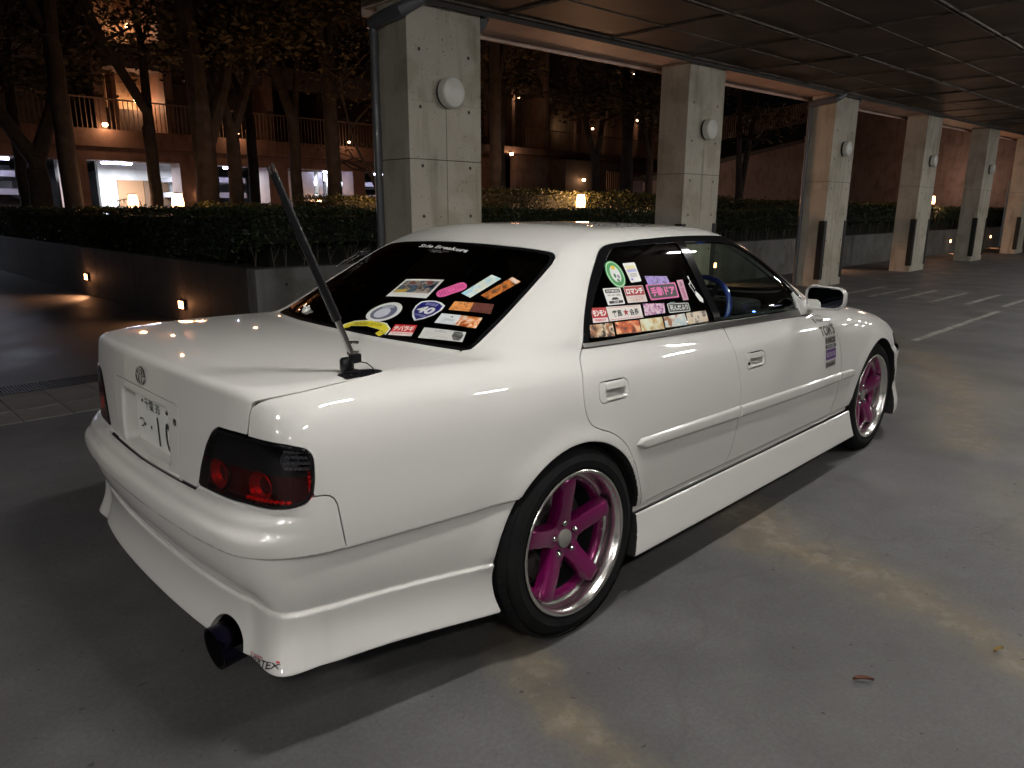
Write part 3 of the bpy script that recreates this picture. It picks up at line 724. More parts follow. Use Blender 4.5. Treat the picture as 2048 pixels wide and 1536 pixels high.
M_ti=mat('heat_blued_titanium',(.1,.1,.3),.22,1,fn=heat); M_soot=mat('soot',(.003,.003,.004),.9,spec=.05)
ex=MB(); _em=Matrix.Rotation(R(-4),4,'Y')@Matrix.Rotation(R(2),4,'Z')
_ec=(-1.035,-.468,.222)
ex.lathe([(.054,0),(.060,-.001),(.0605,.006),(.060,.02),(.062,.16),(.050,.26),(.040,.40),(.040,1.0)],_ec,n=40,mtx=_em@Matrix.Rotation(R(90),4,'Y'))
exo=ex.build('exhaust_tip',M_ti,car,True)
ei=MB(); ei.lathe([(.0545,0.0005),(.054,.02),(.050,.2),(.0,.21)],_ec,n=32,mtx=_em@Matrix.Rotation(R(90),4,'Y')); ei.build('inner_sleeve',M_soot,exo,True)
# --- wheels
M_mag=mat('magenta_wheel_paint',(.22,.005,.105),.28,.35,coat=1); M_pol=mat('polished_lip',(.82,.81,.78),.24,1)
M_disc=mat('brake_disc',(.22,.21,.20),.35,.8); M_cal=mat('brake_caliper',(.05,.045,.04),.5)
M_tyre=mat('tyre_rubber',(.008,.008,.009),.85,spec=.15,fn=noise_mix((.006,.006,.007),(.012,.012,.012),8,4,.3,.7,.15,90))
M_cap=mat('grey_centre_cap',(.30,.30,.27),.4,.3)
def wheel(cx,yw,camber,side,steer=0,tag_=''):
    """built with +z of the lathe pointing outward"""
    wx=empty('wheel',(0,0,0)); 
    def fin(o): return o
    t=MB(); Rr=.3285
    t.lathe([(.236,-.205),(.262,-.220),(.300,-.220),(.316,-.212),(.3255,-.198),(Rr,-.178),(Rr,-.165),(Rr-.006,-.164),(Rr-.006,-.158),(Rr,-.157),(Rr+.0008,-.126),(Rr-.006,-.125),(Rr-.006,-.119),(Rr+.0008,-.118),(Rr+.0006,-.087),(Rr-.006,-.086),(Rr-.006,-.08),(Rr,-.079),(Rr-.002,-.050),(.3225,-.034),(.3145,-.020),(.304,-.008),(.292,-.001),(.279,.002),(.276,.0035),(.273,.0022),(.262,.0022),(.254,.0005),(.2495,-.002),(.2475,-.006),(.240,-.010),(.236,-.02)],n=96)
    ty=t.build('tyre',M_tyre,wx,True)
    # shoulder blocks
    bl=MB()
    for k in range(72):
        a=2*math.pi*k/72; m=Matrix.Rotation(a,4,'Z')@Matrix.Rotation(.5*0,4,'X')
        bl._add([m@Vector(v) for v in ((.3262,-.006*3.2,-.030),(.3262,.006,-.030),(.3150,.006,-.012),(.3150,-.019,-.012),(.3290,-.019,-.034),(.3290,.006,-.034),(.3168,.006,-.0105),(.3168,-.019,-.0105))],[(4,5,6,7),(0,4,7,3),(1,2,6,5),(2,3,7,6),(0,1,5,4)])
    tb=bl.build('tread_block',M_tyre,ty); tag(tb,kind='stuff')
    l=MB(); l.lathe([(.236,-.030),(.240,-.006),(.2455,-.0015),(.2460,.0015),(.2435,.004),(.2385,.004),(.2350,.0015),(.2335,-.006),(.2300,-.010),(.2265,-.018),(.2245,-.034),(.2230,-.056),(.2185,-.061),(.2140,-.0615)],n=96); l.build('rim_lip',M_pol,wx,True)
    rg=MB(); rg.lathe([(.2140,-.0612),(.2105,-.058),(.198,-.060),(.193,-.066),(.191,-.085)],n=96); rg.build('rim_ring',M_mag,wx,True)
    rg=MB(); rg.lathe([(.191,-.085),(.188,-.18),(.20,-.20),(.24,-.206)],n=64); rg.build('barrel',M_under,wx,True)
    rv=MB()
    for k in range(40):
        a=2*math.pi*k/40; rv.lathe([(0,.0035),(.0028,.0028),(.0036,0)],(.2045*math.cos(a),.2045*math.sin(a),-.0595),n=6)
    rvo=rv.build('rivet',M_chrome,wx,True)
    proto=None
    for k in range(5):
        if proto is None:
            # spoke profile along radius: (r, halfwidth, face height, base half width, base height)
            pr=[(.030,.034,-.058,.038,-.100),(.050,.037,-.057,.042,-.100),(.066,.0325,-.053,.040,-.096),(.085,.0285,-.048,.037,-.090),(.120,.0270,-.038,.035,-.080),(.160,.0265,-.030,.0345,-.072),(.192,.0265,-.0240,.0345,-.068),(.206,.0250,-.0245,.033,-.066),(.2150,.0200,-.031,.027,-.062),(.2165,.0170,-.050,.024,-.062)]
            s=MB(); V=[];Fc=[]
            for r,wf,zf,wb,zb in pr:
                V+= [(r,-wb,zb),(r,-wb*.98,zb*.45+zf*.55),(r,-wf,zf-.0015),(r,-wf*.90,zf),(r,wf*.90,zf),(r,wf,zf-.0015),(r,wb*.98,zb*.45+zf*.55),(r,wb,zb)]
            for i in range(len(pr)-1):
                for j in range(7): Fc.append((i*8+j,i*8+j+1,(i+1)*8+j+1,(i+1)*8+j))
            Fc.append(tuple((len(pr)-1)*8+j for j in range(8)))
            s._add(V,Fc); proto=s.build('spoke',M_mag,wx,True)
            o=proto
        else:
            o=proto.copy(); col.objects.link(o); o.parent=wx
        o.rotation_euler=(0,0,math.pi/2+2*math.pi*k/5)
    hb=MB(); hb.lathe([(.0,-.0585),(.044,-.0580),(.062,-.0600),(.066,-.068),(.070,-.10)],n=40); hb.build('hub',M_mag,wx,True)
    cp=MB(); cp.lathe([(0,-.0470),(.026,-.0475),(.0305,-.050),(.0315,-.059)],n=32); cpo=cp.build('centre_cap',M_cap,wx,True)
    proto=None
    for k in range(5):
        if proto is None:
            n=MB(); n.lathe([(.0,-.045),(.0065,-.0455),(.0095,-.049),(.0100,-.062)],n=10); n.lathe([(.0105,-.0565),(.0145,-.0570),(.0145,-.0600)],n=14,mi=1)
            proto=n.build('lug_nut',[M_chrome,M_black],wx,True); o=proto
        else: o=proto.copy(); col.objects.link(o); o.parent=wx
        a=math.pi/2+.02+2*math.pi*k/5; o.location=(.0555*math.cos(a),.0555*math.sin(a),0)
    dk=MB(); dk.lathe([(.06,-.115),(.085,-.110),(.086,-.122),(.158,-.122),(.160,-.126),(.160,-.146),(.06,-.146)],n=64); dk.build('brake_disc',M_disc,wx,True)
    ca=MB(); V=[];Fc=[]; aa=np.linspace(R(200),R(262),9)
    for a in aa:
        for r,z_ in ((.105,-.100),(.165,-.100),(.178,-.115),(.178,-.17),(.105,-.17)): V.append((r*math.cos(a),r*math.sin(a),z_))
    for i in range(8):
        for j in range(5): Fc.append((i*5+j,i*5+(j+1)%5,(i+1)*5+(j+1)%5,(i+1)*5+j))
    Fc+=[(0,1,2,3,4),(44,43,42,41,40)]; ca._add(V,Fc); ca.build('brake_caliper',M_cal,wx)
    wl=MB(); V=[(.150,-.0085,-.0238),(.196,-.0085,-.0200),(.196,-.0045,-.0200),(.150,-.0045,-.0238)]
    # orientation: local z -> outward (side*y), local y -> world z
    s=side
    B3=Matrix(((-s*1.0,0,0,0),(0,0,s,0),(0,1,0,0),(0,0,0,1)))   # x'=-s x, z'->s*y, y'->z ; right handed for both
    tilt=Matrix.Rotation(-s*camber*1.0,4,'X')
    M4=Matrix.Translation((cx,s*yw,.3285))@Matrix.Rotation(steer,4,'Z')@Matrix.Rotation(s*camber,4,'X')@B3
    wx.matrix_world=M4; wx.parent=car
    # decal on the spoke pointing down-right
    return wx
wh=[wheel(0,.882,.040,-1),wheel(2.72,.846,.026,-1),wheel(0,.882,.040,1),wheel(2.72,.846,.026,1)]
# ================================================================ THE PLACE
def conc(name,c1,c2,scale=2.0,bump=.25,rough=(.55,.8)):
    def f(t,b):
        noise_mix(c1,c2,scale,8,.3,.7,bump,45,rough)(t,b); n=t.nodes; L=t.links.new; src=b.inputs['Base Color'].links[0].from_socket
        tc=n.new('ShaderNodeTexCoord'); cur=src
        def lay(cur,sc,det,mp,lo,hi,col_,am):
            m=n.new('ShaderNodeMapping'); m.inputs['Scale'].default_value=mp; L(tc.outputs['Object'],m.inputs[0]); a=n.new('ShaderNodeTexNoise'); a.inputs['Scale'].default_value=sc; a.inputs['Detail'].default_value=det; L(m.outputs[0],a.inputs[0])
            r=n.new('ShaderNodeValToRGB'); r.color_ramp.elements[0].position=lo; r.color_ramp.elements[1].position=hi; r.color_ramp.elements[0].color=(0,0,0,1); r.color_ramp.elements[1].color=(am,am,am,1); L(a.outputs[0],r.inputs[0])
            x=n.new('ShaderNodeMix'); x.data_type='RGBA'; x.blend_type='MULTIPLY'; L(r.outputs[0],x.inputs[0]); L(cur,x.inputs[6]); x.inputs[7].default_value=(*col_,1); return x.outputs[2]
        cur=lay(cur,42,2,(1,1,1),.68,.72,(.25,.24,.22),.8)
        cur=lay(cur,7,6,(1,1,.12),.52,.72,(.62,.60,.55),.8)
        cur=lay(cur,2.3,7,(1,1,1),.50,.62,(.78,.76,.70),.9)
        L(cur,b.inputs['Base Color'])
    return mat(name,c1,.7,fn=f)
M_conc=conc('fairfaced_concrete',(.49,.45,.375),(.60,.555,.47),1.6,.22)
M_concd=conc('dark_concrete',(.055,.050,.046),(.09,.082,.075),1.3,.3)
M_joint=mat('joint_shadow',(.05,.047,.042),.9)
M_hole=mat('tie_hole_dark',(.06,.058,.052),.9)
STREAKS=[(1.45,-.62,1.17,-1.0,.30,.95),(1.17,-1.0,1.07,-1.65,.24,.95),(1.07,-1.65,.85,-2.15,.20,.85),(-.20,-.72,-.42,-1.45,.12,.75),(6.3,-.1,4.8,-.8,.42,.8),(4.8,-.8,3.3,-1.25,.34,.75),(4.6,-.9,5.7,-.45,.6,.6),(8.2,1.3,6.6,.1,.3,.45),(2.6,-1.6,1.9,-1.9,.3,.35),(-2.5,2.6,-1.4,2.2,.35,.5)]
def floor_nodes(t,b):
    n=t.nodes; L=t.links.new; tc=n.new('ShaderNodeTexCoord'); O=tc.outputs['Object']
    def noise(sc,det=6,dist=0,rough=.5,vec=None):
        a=n.new('ShaderNodeTexNoise'); a.inputs['Scale'].default_value=sc; a.inputs['Detail'].default_value=det; a.inputs['Distortion'].default_value=dist; a.inputs['Roughness'].default_value=rough; L(vec or O,a.inputs[0]); return a.outputs[0]
    def ramp(x,p0,p1,c0=(0,0,0),c1=(1,1,1)):
        r=n.new('ShaderNodeValToRGB'); r.color_ramp.elements[0].position=p0; r.color_ramp.elements[1].position=p1; r.color_ramp.elements[0].color=(*c0,1); r.color_ramp.elements[1].color=(*c1,1); L(x,r.inputs[0]); return r.outputs[0]
    def mixc(f,a,b_):
        m=n.new('ShaderNodeMix'); m.data_type='RGBA'; 
        if hasattr(f,'is_linked') or not isinstance(f,(int,float)): L(f,m.inputs[0])
        else: m.inputs[0].default_value=f
        for k,v in ((6,a),(7,b_)):
            if isinstance(v,tuple): m.inputs[k].default_value=(*v,1)
            else: L(v,m.inputs[k])
        return m.outputs[2]
    def math_(op,a,b_=None,c=None):
        m=n.new('ShaderNodeMath'); m.operation=op
        for k,v in enumerate((a,b_,c)):
            if v is None: continue
            if isinstance(v,(int,float)): m.inputs[k].default_value=v
            else: L(v,m.inputs[k])
        return m.outputs[0]
    base=ramp(noise(1.1,8),.30,.70,(.088,.086,.087),(.142,.139,.140))
    fine=ramp(noise(70,6,0,.7),.35,.68,(.80,.80,.80),(1.12,1.12,1.12))
    m=n.new('ShaderNodeMix'); m.data_type='RGBA'; m.blend_type='MULTIPLY'; m.inputs[0].default_value=1; L(base,m.inputs[6]); L(fine,m.inputs[7]); c=m.outputs[2]
    sp=n.new('ShaderNodeSeparateXYZ'); L(O,sp.inputs[0]); X,Y=sp.outputs[0],sp.outputs[1]
    # worn tan streaks where water has run: soft capsules about ground lines, edges broken by noise
    def seg(ax,ay,bx,by,wd):
        P=n.new('ShaderNodeVectorMath'); P.operation='SUBTRACT'; L(WP,P.inputs[0]); P.inputs[1].default_value=(ax,ay,0)
        D=(bx-ax,by-ay,0); l2=D[0]**2+D[1]**2
        dt=n.new('ShaderNodeVectorMath'); dt.operation='DOT_PRODUCT'; L(P.outputs[0],dt.inputs[0]); dt.inputs[1].default_value=D
        h=math_('DIVIDE',dt.outputs['Value'],l2); h.node.use_clamp=True
        sc=n.new('ShaderNodeVectorMath'); sc.operation='SCALE'; sc.inputs[0].default_value=D; L(h,sc.inputs['Scale'])
        df=n.new('ShaderNodeVectorMath'); df.operation='DISTANCE'; L(P.outputs[0],df.inputs[0]); L(sc.outputs[0],df.inputs[1])
        return ramp(math_('DIVIDE',df.outputs['Value'],wd),.15,1.0,(1,1,1),(0,0,0))
    nw=n.new('ShaderNodeTexNoise'); nw.inputs['Scale'].default_value=3.2; nw.inputs['Detail'].default_value=7; nw.inputs['Roughness'].default_value=.62; L(O,nw.inputs[0])
    w1=n.new('ShaderNodeVectorMath'); w1.operation='MULTIPLY_ADD'; L(nw.outputs[1],w1.inputs[0]); w1.inputs[1].default_value=(.34,.34,0); L(O,w1.inputs[2])
    w2=n.new('ShaderNodeVectorMath'); w2.operation='MULTIPLY_ADD'; L(w1.outputs[0],w2.inputs[0]); w2.inputs[1].default_value=(1,1,0); w2.inputs[2].default_value=(-.17,-.17,0); WP=w2.outputs[0]
    segs=STREAKS
    acc=None
    for (ax,ay,bx,by,wd,am) in segs:
        m_=math_('MULTIPLY',seg(ax,ay,bx,by,wd),am); acc=m_ if acc is None else math_('MAXIMUM',acc,m_)
    brk=ramp(noise(5.5,8,.5,.65),.36,.60)
    c=mixc(math_('MULTIPLY',acc,math_('MULTIPLY_ADD',brk,.6,.4)),c,(.185,.148,.094))
    wh=math_('MULTIPLY',math_('MULTIPLY',ramp(noise(11,7,0,.7),.50,.60),ramp(acc,.35,.8)),.6)
    c=mixc(wh,c,(.25,.22,.18))
    mott=ramp(noise(4.2,8,.4,.6),.30,.72,(.82,.82,.82),(1.14,1.14,1.14)); mm=n.new('ShaderNodeMix'); mm.data_type='RGBA'; mm.blend_type='MULTIPLY'; mm.inputs[0].default_value=1; L(c,mm.inputs[6]); L(mott,mm.inputs[7]); c=mm.outputs[2]
    dark=ramp(noise(.45,5,.8),.45,.75); c=mixc(math_('MULTIPLY',dark,.4),c,(.038,.035,.033))
    spots=ramp(noise(24,3,0,.5),.70,.725); c=mixc(math_('MULTIPLY',spots,.75),c,(.018,.016,.015))
    # hairline cracks
    v=n.new('ShaderNodeTexVoronoi'); v.feature='DISTANCE_TO_EDGE'; v.inputs['Scale'].default_value=.33
    mp=n.new('ShaderNodeMixRGB'); mp.blend_type='ADD'; mp.inputs[0].default_value=.22; L(O,mp.inputs[1]); nn=n.new('ShaderNodeTexNoise'); nn.inputs['Scale'].default_value=5; nn.inputs['Detail'].default_value=8; L(O,nn.inputs[0]); L(nn.outputs[1],mp.inputs[2]); L(mp.outputs[0],v.inputs[0])
    cr=ramp(v.outputs[0],.0008,.0030,(1,1,1),(0,0,0)); c=mixc(math_('MULTIPLY',cr,.28),c,(.05,.047,.044))
    L(c,b.inputs['Base Color'])
    rr=n.new('ShaderNodeMapRange'); rr.inputs[1].default_value=.3; rr.inputs[2].default_value=.7; rr.inputs[3].default_value=.50; rr.inputs[4].default_value=.85; L(noise(2.1,6),rr.inputs[0]); L(rr.outputs[0],b.inputs['Roughness'])
    bp=n.new('ShaderNodeBump'); bp.inputs['Strength'].default_value=.16; bp.inputs['Distance'].default_value=.005; L(noise(130,3),bp.inputs['Height']); L(bp.outputs[0],b.inputs['Normal'])
M_floor=mat('stained_concrete_floor',(.16,.16,.15),.7,fn=floor_nodes)
M_road=mat('wet_dark_asphalt',(.05,.05,.05),.5,fn=noise_mix((.035,.033,.031),(.075,.068,.060),1.4,8,.35,.68,.4,60,(.35,.7)))
def sheet(name,x0,y0,x1,y1,z,m,kind='structure',parent=None):
    o=pyobj(name,[(x0,y0,z),(x1,y0,z),(x1,y1,z),(x0,y1,z)],[(0,1,2,3)],m,parent); o['kind']=kind; return o
g=pyobj('ground',[(-60,-80,-.012),(140,-80,-.012),(140,120,-.012),(-60,120,-.012)],[(0,1,2,3)],M_road); g['kind']='structure'
pk=pyobj('pavement',[(-14,-12,0),(48,-12,0),(48,5.0,0),(1.72,5.0,0),(1.72,3.3,0),(-14,3.3,0)],[(0,1,2,3,4,5)],M_floor); pk['kind']='structure'
# ---- paving strip beyond the lane: individual slabs
M_slab=mat('paving_slab',(.09,.085,.08),.7,fn=noise_mix((.13,.12,.11),(.22,.205,.19),3,7,.3,.7,.3,70))
strip=sheet('paving_strip',-14,3.31,1.70,4.24,-.008,M_joint)
pm=None
for i in range(26):
    for (ya,yb) in ((3.315,3.655),(3.663,4.225)):
        x0=.74-.30*i*1.0+.0
        if pm is None or pm.get(ya) is None:
            q=MB(); q.b2((.003,.003,-.02),(.297,yb-ya-.003,.004)); o=q.build('slab',M_slab,strip,bevel=.003); pm=(pm or {}); pm[ya]=o
        else: o=pm[ya].copy(); col.objects.link(o)
        o.location=(x0,ya,-.0+rng.uniform(-.0015,.0015))
# ---- drainage channel with grating bars
M_iron=mat('cast_iron_grating',(.045,.043,.04),.5,.6)
dr=empty('drain_channel',(-1.5,4.40,0),'narrow iron grated drain channel along the paving slabs beyond the lane','drain')
q=MB(); q.b2((-8,4.25,-.05),(1.7,4.262,.004)); q.b2((-8,4.542,-.05),(1.7,4.555,.004)); q.b2((-8,4.262,-.06),(1.7,4.542,-.05)); q.build('channel',M_iron,dr)
q=MB(); q.b2((0,4.265,-.02),(.012,4.540,.002)); bar0=q.build('grating_bar',M_iron,dr); 
for i in range(1,210):
    o=bar0.copy(); col.objects.link(o); o.location=(-3.4+.0235*i,0,0)
bar0.location=(-3.4,0,0)
# ---- floor markings
M_line=mat('worn_line_paint',(.30,.29,.26),.7,fn=noise_mix((.15,.145,.135),(.36,.345,.31),7,8,.34,.58))
def line(x0,y0,x1,y1,wd):
    d=Vector((x1-x0,y1-y0,0)).normalized(); nrm_=Vector((-d.y,d.x,0))*wd/2; a=Vector((x0,y0,.004)); b=Vector((x1,y1,.004))
    n=14; V=[];Fc=[]
    for i in range(n+1):
        p=a.lerp(b,i/n); e=[1+rng.uniform(-.07,.07) for _ in range(2)]; V+=[tuple(p+nrm_*e[0]),tuple(p-nrm_*e[1])]
    for i in range(n): Fc.append((2*i,2*i+1,2*i+3,2*i+2))
    o=pyobj('road_marking',V,Fc,M_line); o['kind']='structure'
line(6.95,.165,10.45,.115,.075)
for yy in (2.49,2.05,1.605,1.11,.635,.17): line(10.98 if yy>.2 else 11.1,yy+.02,12.9,yy-.02,.085)
# ---- retaining walls of the planted terrace
M_wall=conc('retaining_concrete',(.17,.165,.16),(.27,.265,.255),1.8,.25)
wa=empty('retaining_wall',(15,5.0,0),'low pale concrete planter wall running behind the row of pillars','wall')
q=MB(); q.b2((1.76,5.02,-.3),(46,5.5,.76)); q.build('wall_core',M_joint,wa)
x=1.72
while x<46:
    q=MB(); q.b2((x+.004,4.995,-.2),(x+1.796,5.2,.775)); q.build('wall_panel',M_wall,wa,bevel=.006)
    if x<30:
        for zz in (.2,.6):
            for xx in (.35,1.45):
                h=MB(); h.lathe([(0,.001),(.016,.001),(.020,-.001)],(x+xx,4.994,zz),'Y',10); h.build('tie_hole',M_hole,wa)
    x+=1.8
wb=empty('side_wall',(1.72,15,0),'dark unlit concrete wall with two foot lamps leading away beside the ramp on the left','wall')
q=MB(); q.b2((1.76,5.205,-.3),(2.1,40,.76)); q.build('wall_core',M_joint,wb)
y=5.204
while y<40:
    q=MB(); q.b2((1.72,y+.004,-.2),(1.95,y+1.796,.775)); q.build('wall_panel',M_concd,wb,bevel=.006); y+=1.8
tr_=MB(); tr_.b2((1.96,5.21,.3),(60,60,.66)); o=tr_.build('terrace_soil',mat('soil',(.03,.025,.02),.9)); o['kind']='structure'
# ---- pillars
lampM=mat('unlit_lamp_diffuser',(.74,.74,.69),.35); lampR=mat('lamp_base_ring',(.03,.03,.03),.4)
M_guard=mat('black_corner_guard',(.018,.018,.019),.55); M_pipe=mat('grey_blue_pvc_pipe',(.12,.125,.14),.35,coat=.2)
ceil_z=lambda x:3.2+.0215*(x-3)
PX=[(2.50,3.385),(7.10,8.015),(11.86,12.86),(16.93,17.98),(22.2,23.3),(27.6,28.7),(-2.6,-1.7),(33,34)]
PD=.44
lab=['nearest tall concrete pillar rising behind the car boot with a round lamp','second concrete pillar from the left standing behind the car roof','third concrete pillar with a grey downpipe beyond the front side window','fourth concrete pillar from the left beyond the car bonnet','fifth concrete pillar, slim in the distance near the foot lamps','sixth and farthest visible concrete pillar at the right edge',None,None]
for i,(xa,xb) in enumerate(PX):
    zt=ceil_z(xa); p=empty('pillar',((xa+xb)/2,3.3+PD/2,0),lab[i] or 'concrete pillar of the same colonnade outside the picture','pillar','concrete pillars of the colonnade')
    cx,w_=(xa+xb)/2,xb-xa
    q=MB(); q.b2((xa+.006,3.306,-.05),(xb-.006,3.3+PD-.006,zt+.05)); q.build('pillar_core',M_joint,p)
    zj=1.85+.006*(xa-2.5)
    g_=.003
    # front: lower two panels, upper panel(s); each a separate cast face
    def pan(a,b): 
        k=MB(); k.b2(a,b); k.build('concrete_panel',M_conc,p,bevel=.004)
    mid=cx
    pan((xa,3.300,-.02),(mid-g_,3.300+.04,zj-g_)); pan((mid+g_,3.3,-.02),(xb,3.34,zj-g_))
    z2=2.36
    pan((xa,3.3,zj+g_),(mid-g_,3.34,z2)); pan((mid+g_,3.3,zj+g_),(xb,3.34,z2)); pan((xa,3.3,z2+.0008),(xb,3.34,zt+.03))
    pan((xa,3.3405,-.02),(xa+.04,3.3+PD,zj-g_)); pan((xa,3.3405,zj+g_),(xa+.04,3.3+PD,zt+.03))
    pan((xb-.04,3.3405,-.02),(xb,3.3+PD,zj-g_)); pan((xb-.04,3.3405,zj+g_),(xb,3.3+PD,zt+.03))
    if i<6:
        hz=[(-.31,2.80),(.29,2.80),(-.31,2.31),(.29,2.31),(-.30,1.79),(.30,1.79),(-.30,1.33),(.30,1.33),(-.30,.85),(.30,.85),(-.30,.4),(.30,.4)]
        o=None
        for hx,hz_ in hz:
            if o is None:
                h=MB(); h.lathe([(0,.0015),(.013,.0015),(.0165,.0004),(.0175,-.001)],(0,0,0),'Y',12); o=h.build('tie_hole',M_hole,p); ok_=o
            else: ok_=o.copy(); col.objects.link(ok_)
            ok_.matrix_parent_inverse=Matrix.Identity(4); ok_.location=(hx*w_/.9,-PD/2,hz_)
        zl_=2.455+.0045*(xa-2.5)
        l=empty('pillar_lamp',(cx+.01,3.3,zl_),['unlit round white drum lamp on the nearest pillar','unlit round white drum lamp on the second pillar','unlit round lamp on the third pillar beside the downpipe','unlit round lamp on the fourth pillar','small round lamp on the fifth pillar','round lamp on the farthest pillar at the right edge'][i],'wall lamp','round unlit lamps on the pillars')
        h=MB(); h.lathe([(0,.0),(.128,.0),(.128,.016),(.118,.02),(.118,.034),(0,.034)],(0,0,0),'Y',40); bo=h.build('lamp_base',lampR,None,True); bo.parent=l; bo.location=(0,0,0)
        h=MB(); h.lathe([(0,.118),(.115,.118),(.128,.112),(.136,.100),(.137,.036),(.130,.034),(0,.034)],(0,0,0),'Y',48); bo=h.build('lamp_diffuser',lampM,None,True); bo.parent=l; 
    if i>=1:
        for xx in (xa-.012,xb-.10):
            k=MB(); 
            k.b2((xx,3.288,.14),(xx+.112,3.300,1.21)); k.b2((xx if xx<cx else xx+.100,3.300,.14),((xx+.012) if xx<cx else xx+.112,3.40,1.21)); k.build('corner_guard',M_guard,p,bevel=.004)
# lower vertical section of pillar rows meets the ceiling; gutters
def gutter(x0,x1,name_lab,down_x=None,d2=None,zt=3.2):
    gt=empty('downpipe',(x0,3.5,zt),name_lab,'downpipe')
    q=MB(); 
    if down_x is not None: q.tube([(down_x,3.30+PD+.0,0),(down_x,3.30+PD+.0,zt-.16)],.038,14); 
    q.build('pipe',M_pipe,gt,True) if down_x is not None else None
    q=MB(); q.tube([(x0-.045,3.30+PD,zt-.17),(x0-.045,3.30+PD,zt-.13),(x0-.05,3.5,zt-.10),(x0-.04,3.30,zt-.085),(x0+.05,3.25,zt-.02),(x0+.12,3.235,zt+.02)],.062,14); q.build('gutter_elbow',M_pipe,gt,True)
    q=MB(); q.tube([(x1+.03,3.62,zt-.16),(x1+.05,3.45,zt-.12),(x1+.07,3.36,zt-.04),(x1+.085,3.33,zt+.03)],.05,14); q.build('gutter_elbow',M_pipe,gt,True)
    return gt
gutter(2.50,3.385,'grey plastic gutter elbow and downpipe wrapped round the nearest pillar top',2.455,zt=3.18)
gutter(11.86,12.86,'grey plastic downpipe on the left side of the third pillar',11.81,zt=3.38)
# ---- canopy: dark expanded-metal panels on a steel grid
def meshnodes(t,b):
    n=t.nodes; tc=n.new('ShaderNodeTexCoord'); mp=n.new('ShaderNodeMapping'); mp.inputs['Scale'].default_value=(38,60,1); w_=n.new('ShaderNodeTexVoronoi'); w_.inputs['Scale'].default_value=1; w_.feature='DISTANCE_TO_EDGE'; w_.inputs['Randomness'].default_value=.15
    t.links.new(tc.outputs['Object'],mp.inputs[0]); t.links.new(mp.outputs[0],w_.inputs[0]); r=n.new('ShaderNodeValToRGB'); r.color_ramp.elements[0].position=.05; r.color_ramp.elements[1].position=.25; r.color_ramp.elements[0].color=(.13,.095,.07,1); r.color_ramp.elements[1].color=(.045,.031,.023,1)
    t.links.new(w_.outputs[0],r.inputs[0])
    a=n.new('ShaderNodeTexNoise'); a.inputs['Scale'].default_value=1.2; a.inputs['Detail'].default_value=6; t.links.new(tc.outputs['Object'],a.inputs[0]); r2=n.new('ShaderNodeValToRGB'); r2.color_ramp.elements[0].position=.35; r2.color_ramp.elements[1].position=.65; r2.color_ramp.elements[0].color=(.45,.42,.42,1); r2.color_ramp.elements[1].color=(1.15,1.05,1,1); t.links.new(a.outputs[0],r2.inputs[0])
    m=n.new('ShaderNodeMix'); m.data_type='RGBA'; m.blend_type='MULTIPLY'; m.inputs[0].default_value=1; t.links.new(r.outputs[0],m.inputs[6]); t.links.new(r2.outputs[0],m.inputs[7]); t.links.new(m.outputs[2],b.inputs['Base Color'])
M_cmesh=mat('expanded_metal_panel',(.06,.05,.045),.6,.2,fn=meshnodes); M_joist=mat('rusty_steel_section',(.17,.13,.105),.6,.2,fn=noise_mix((.085,.068,.056),(.15,.12,.098),5,6))
cn=empty('canopy',(10,0,3.3),'dark steel canopy of expanded metal panels on a grid of joists over the parking lane','canopy roof')
XL=[-4.65+1.65*i for i in range(25)]; YL=[3.19,1.72,.16,-1.4,-2.96,-4.52]
po=None
for i in range(len(XL)-1):
    for j in range(len(YL)-1):
        xa,xb=XL[i]+.03,XL[i+1]-.03; yb,ya=YL[j]-.03,YL[j+1]+.03
        k=(round(yb-ya,2))
        if po is None: po={}
        if k not in po:
            q=MB(); q.b2((0,0,0),(xb-xa,yb-ya,.012)); o=q.build('mesh_panel',M_cmesh,cn); po[k]=o
        else: o=po[k].copy(); col.objects.link(o)
        o.matrix_parent_inverse=cn.matrix_basis.inverted(); o.location=(xa,ya,ceil_z(xa)+.03+rng.uniform(-.004,.004)); o.rotation_euler=(rng.uniform(-.003,.003),-.0215+rng.uniform(-.002,.002),0)
for yv,wd in ((3.19,.05),(2.46,.02),(1.72,.06),(.94,.02),(.16,.06),(-.62,.02),(-1.4,.06),(-2.96,.06),(-4.52,.06)):
    q=MB(); m_=Matrix.Rotation(-.0215,4,'Y'); L_=39.6; x0=-4.65+L_/2
    for s_ in ((-1,1) if wd>.03 else (0,)): q.box((x0,yv+s_*.022,ceil_z(x0)+(.022 if wd>.03 else .026)),(L_,.012 if wd>.03 else .010,.024 if wd>.03 else .016),mtx=m_)
    q.build('joist',M_joist,cn)
for xv in XL:
    q=MB(); 
    for s_ in (-1,1): q.box((xv+s_*.018,-.665,ceil_z(xv)+.023),(.010,7.7,.022))
    q.build('cross_joist',M_joist,cn)
q=MB(); q.b2((-5,-12,3.9),(46,3.18,4.2)); so=q.build('roof_slab',mat('dark_soffit',(.05,.042,.038),.8),cn)
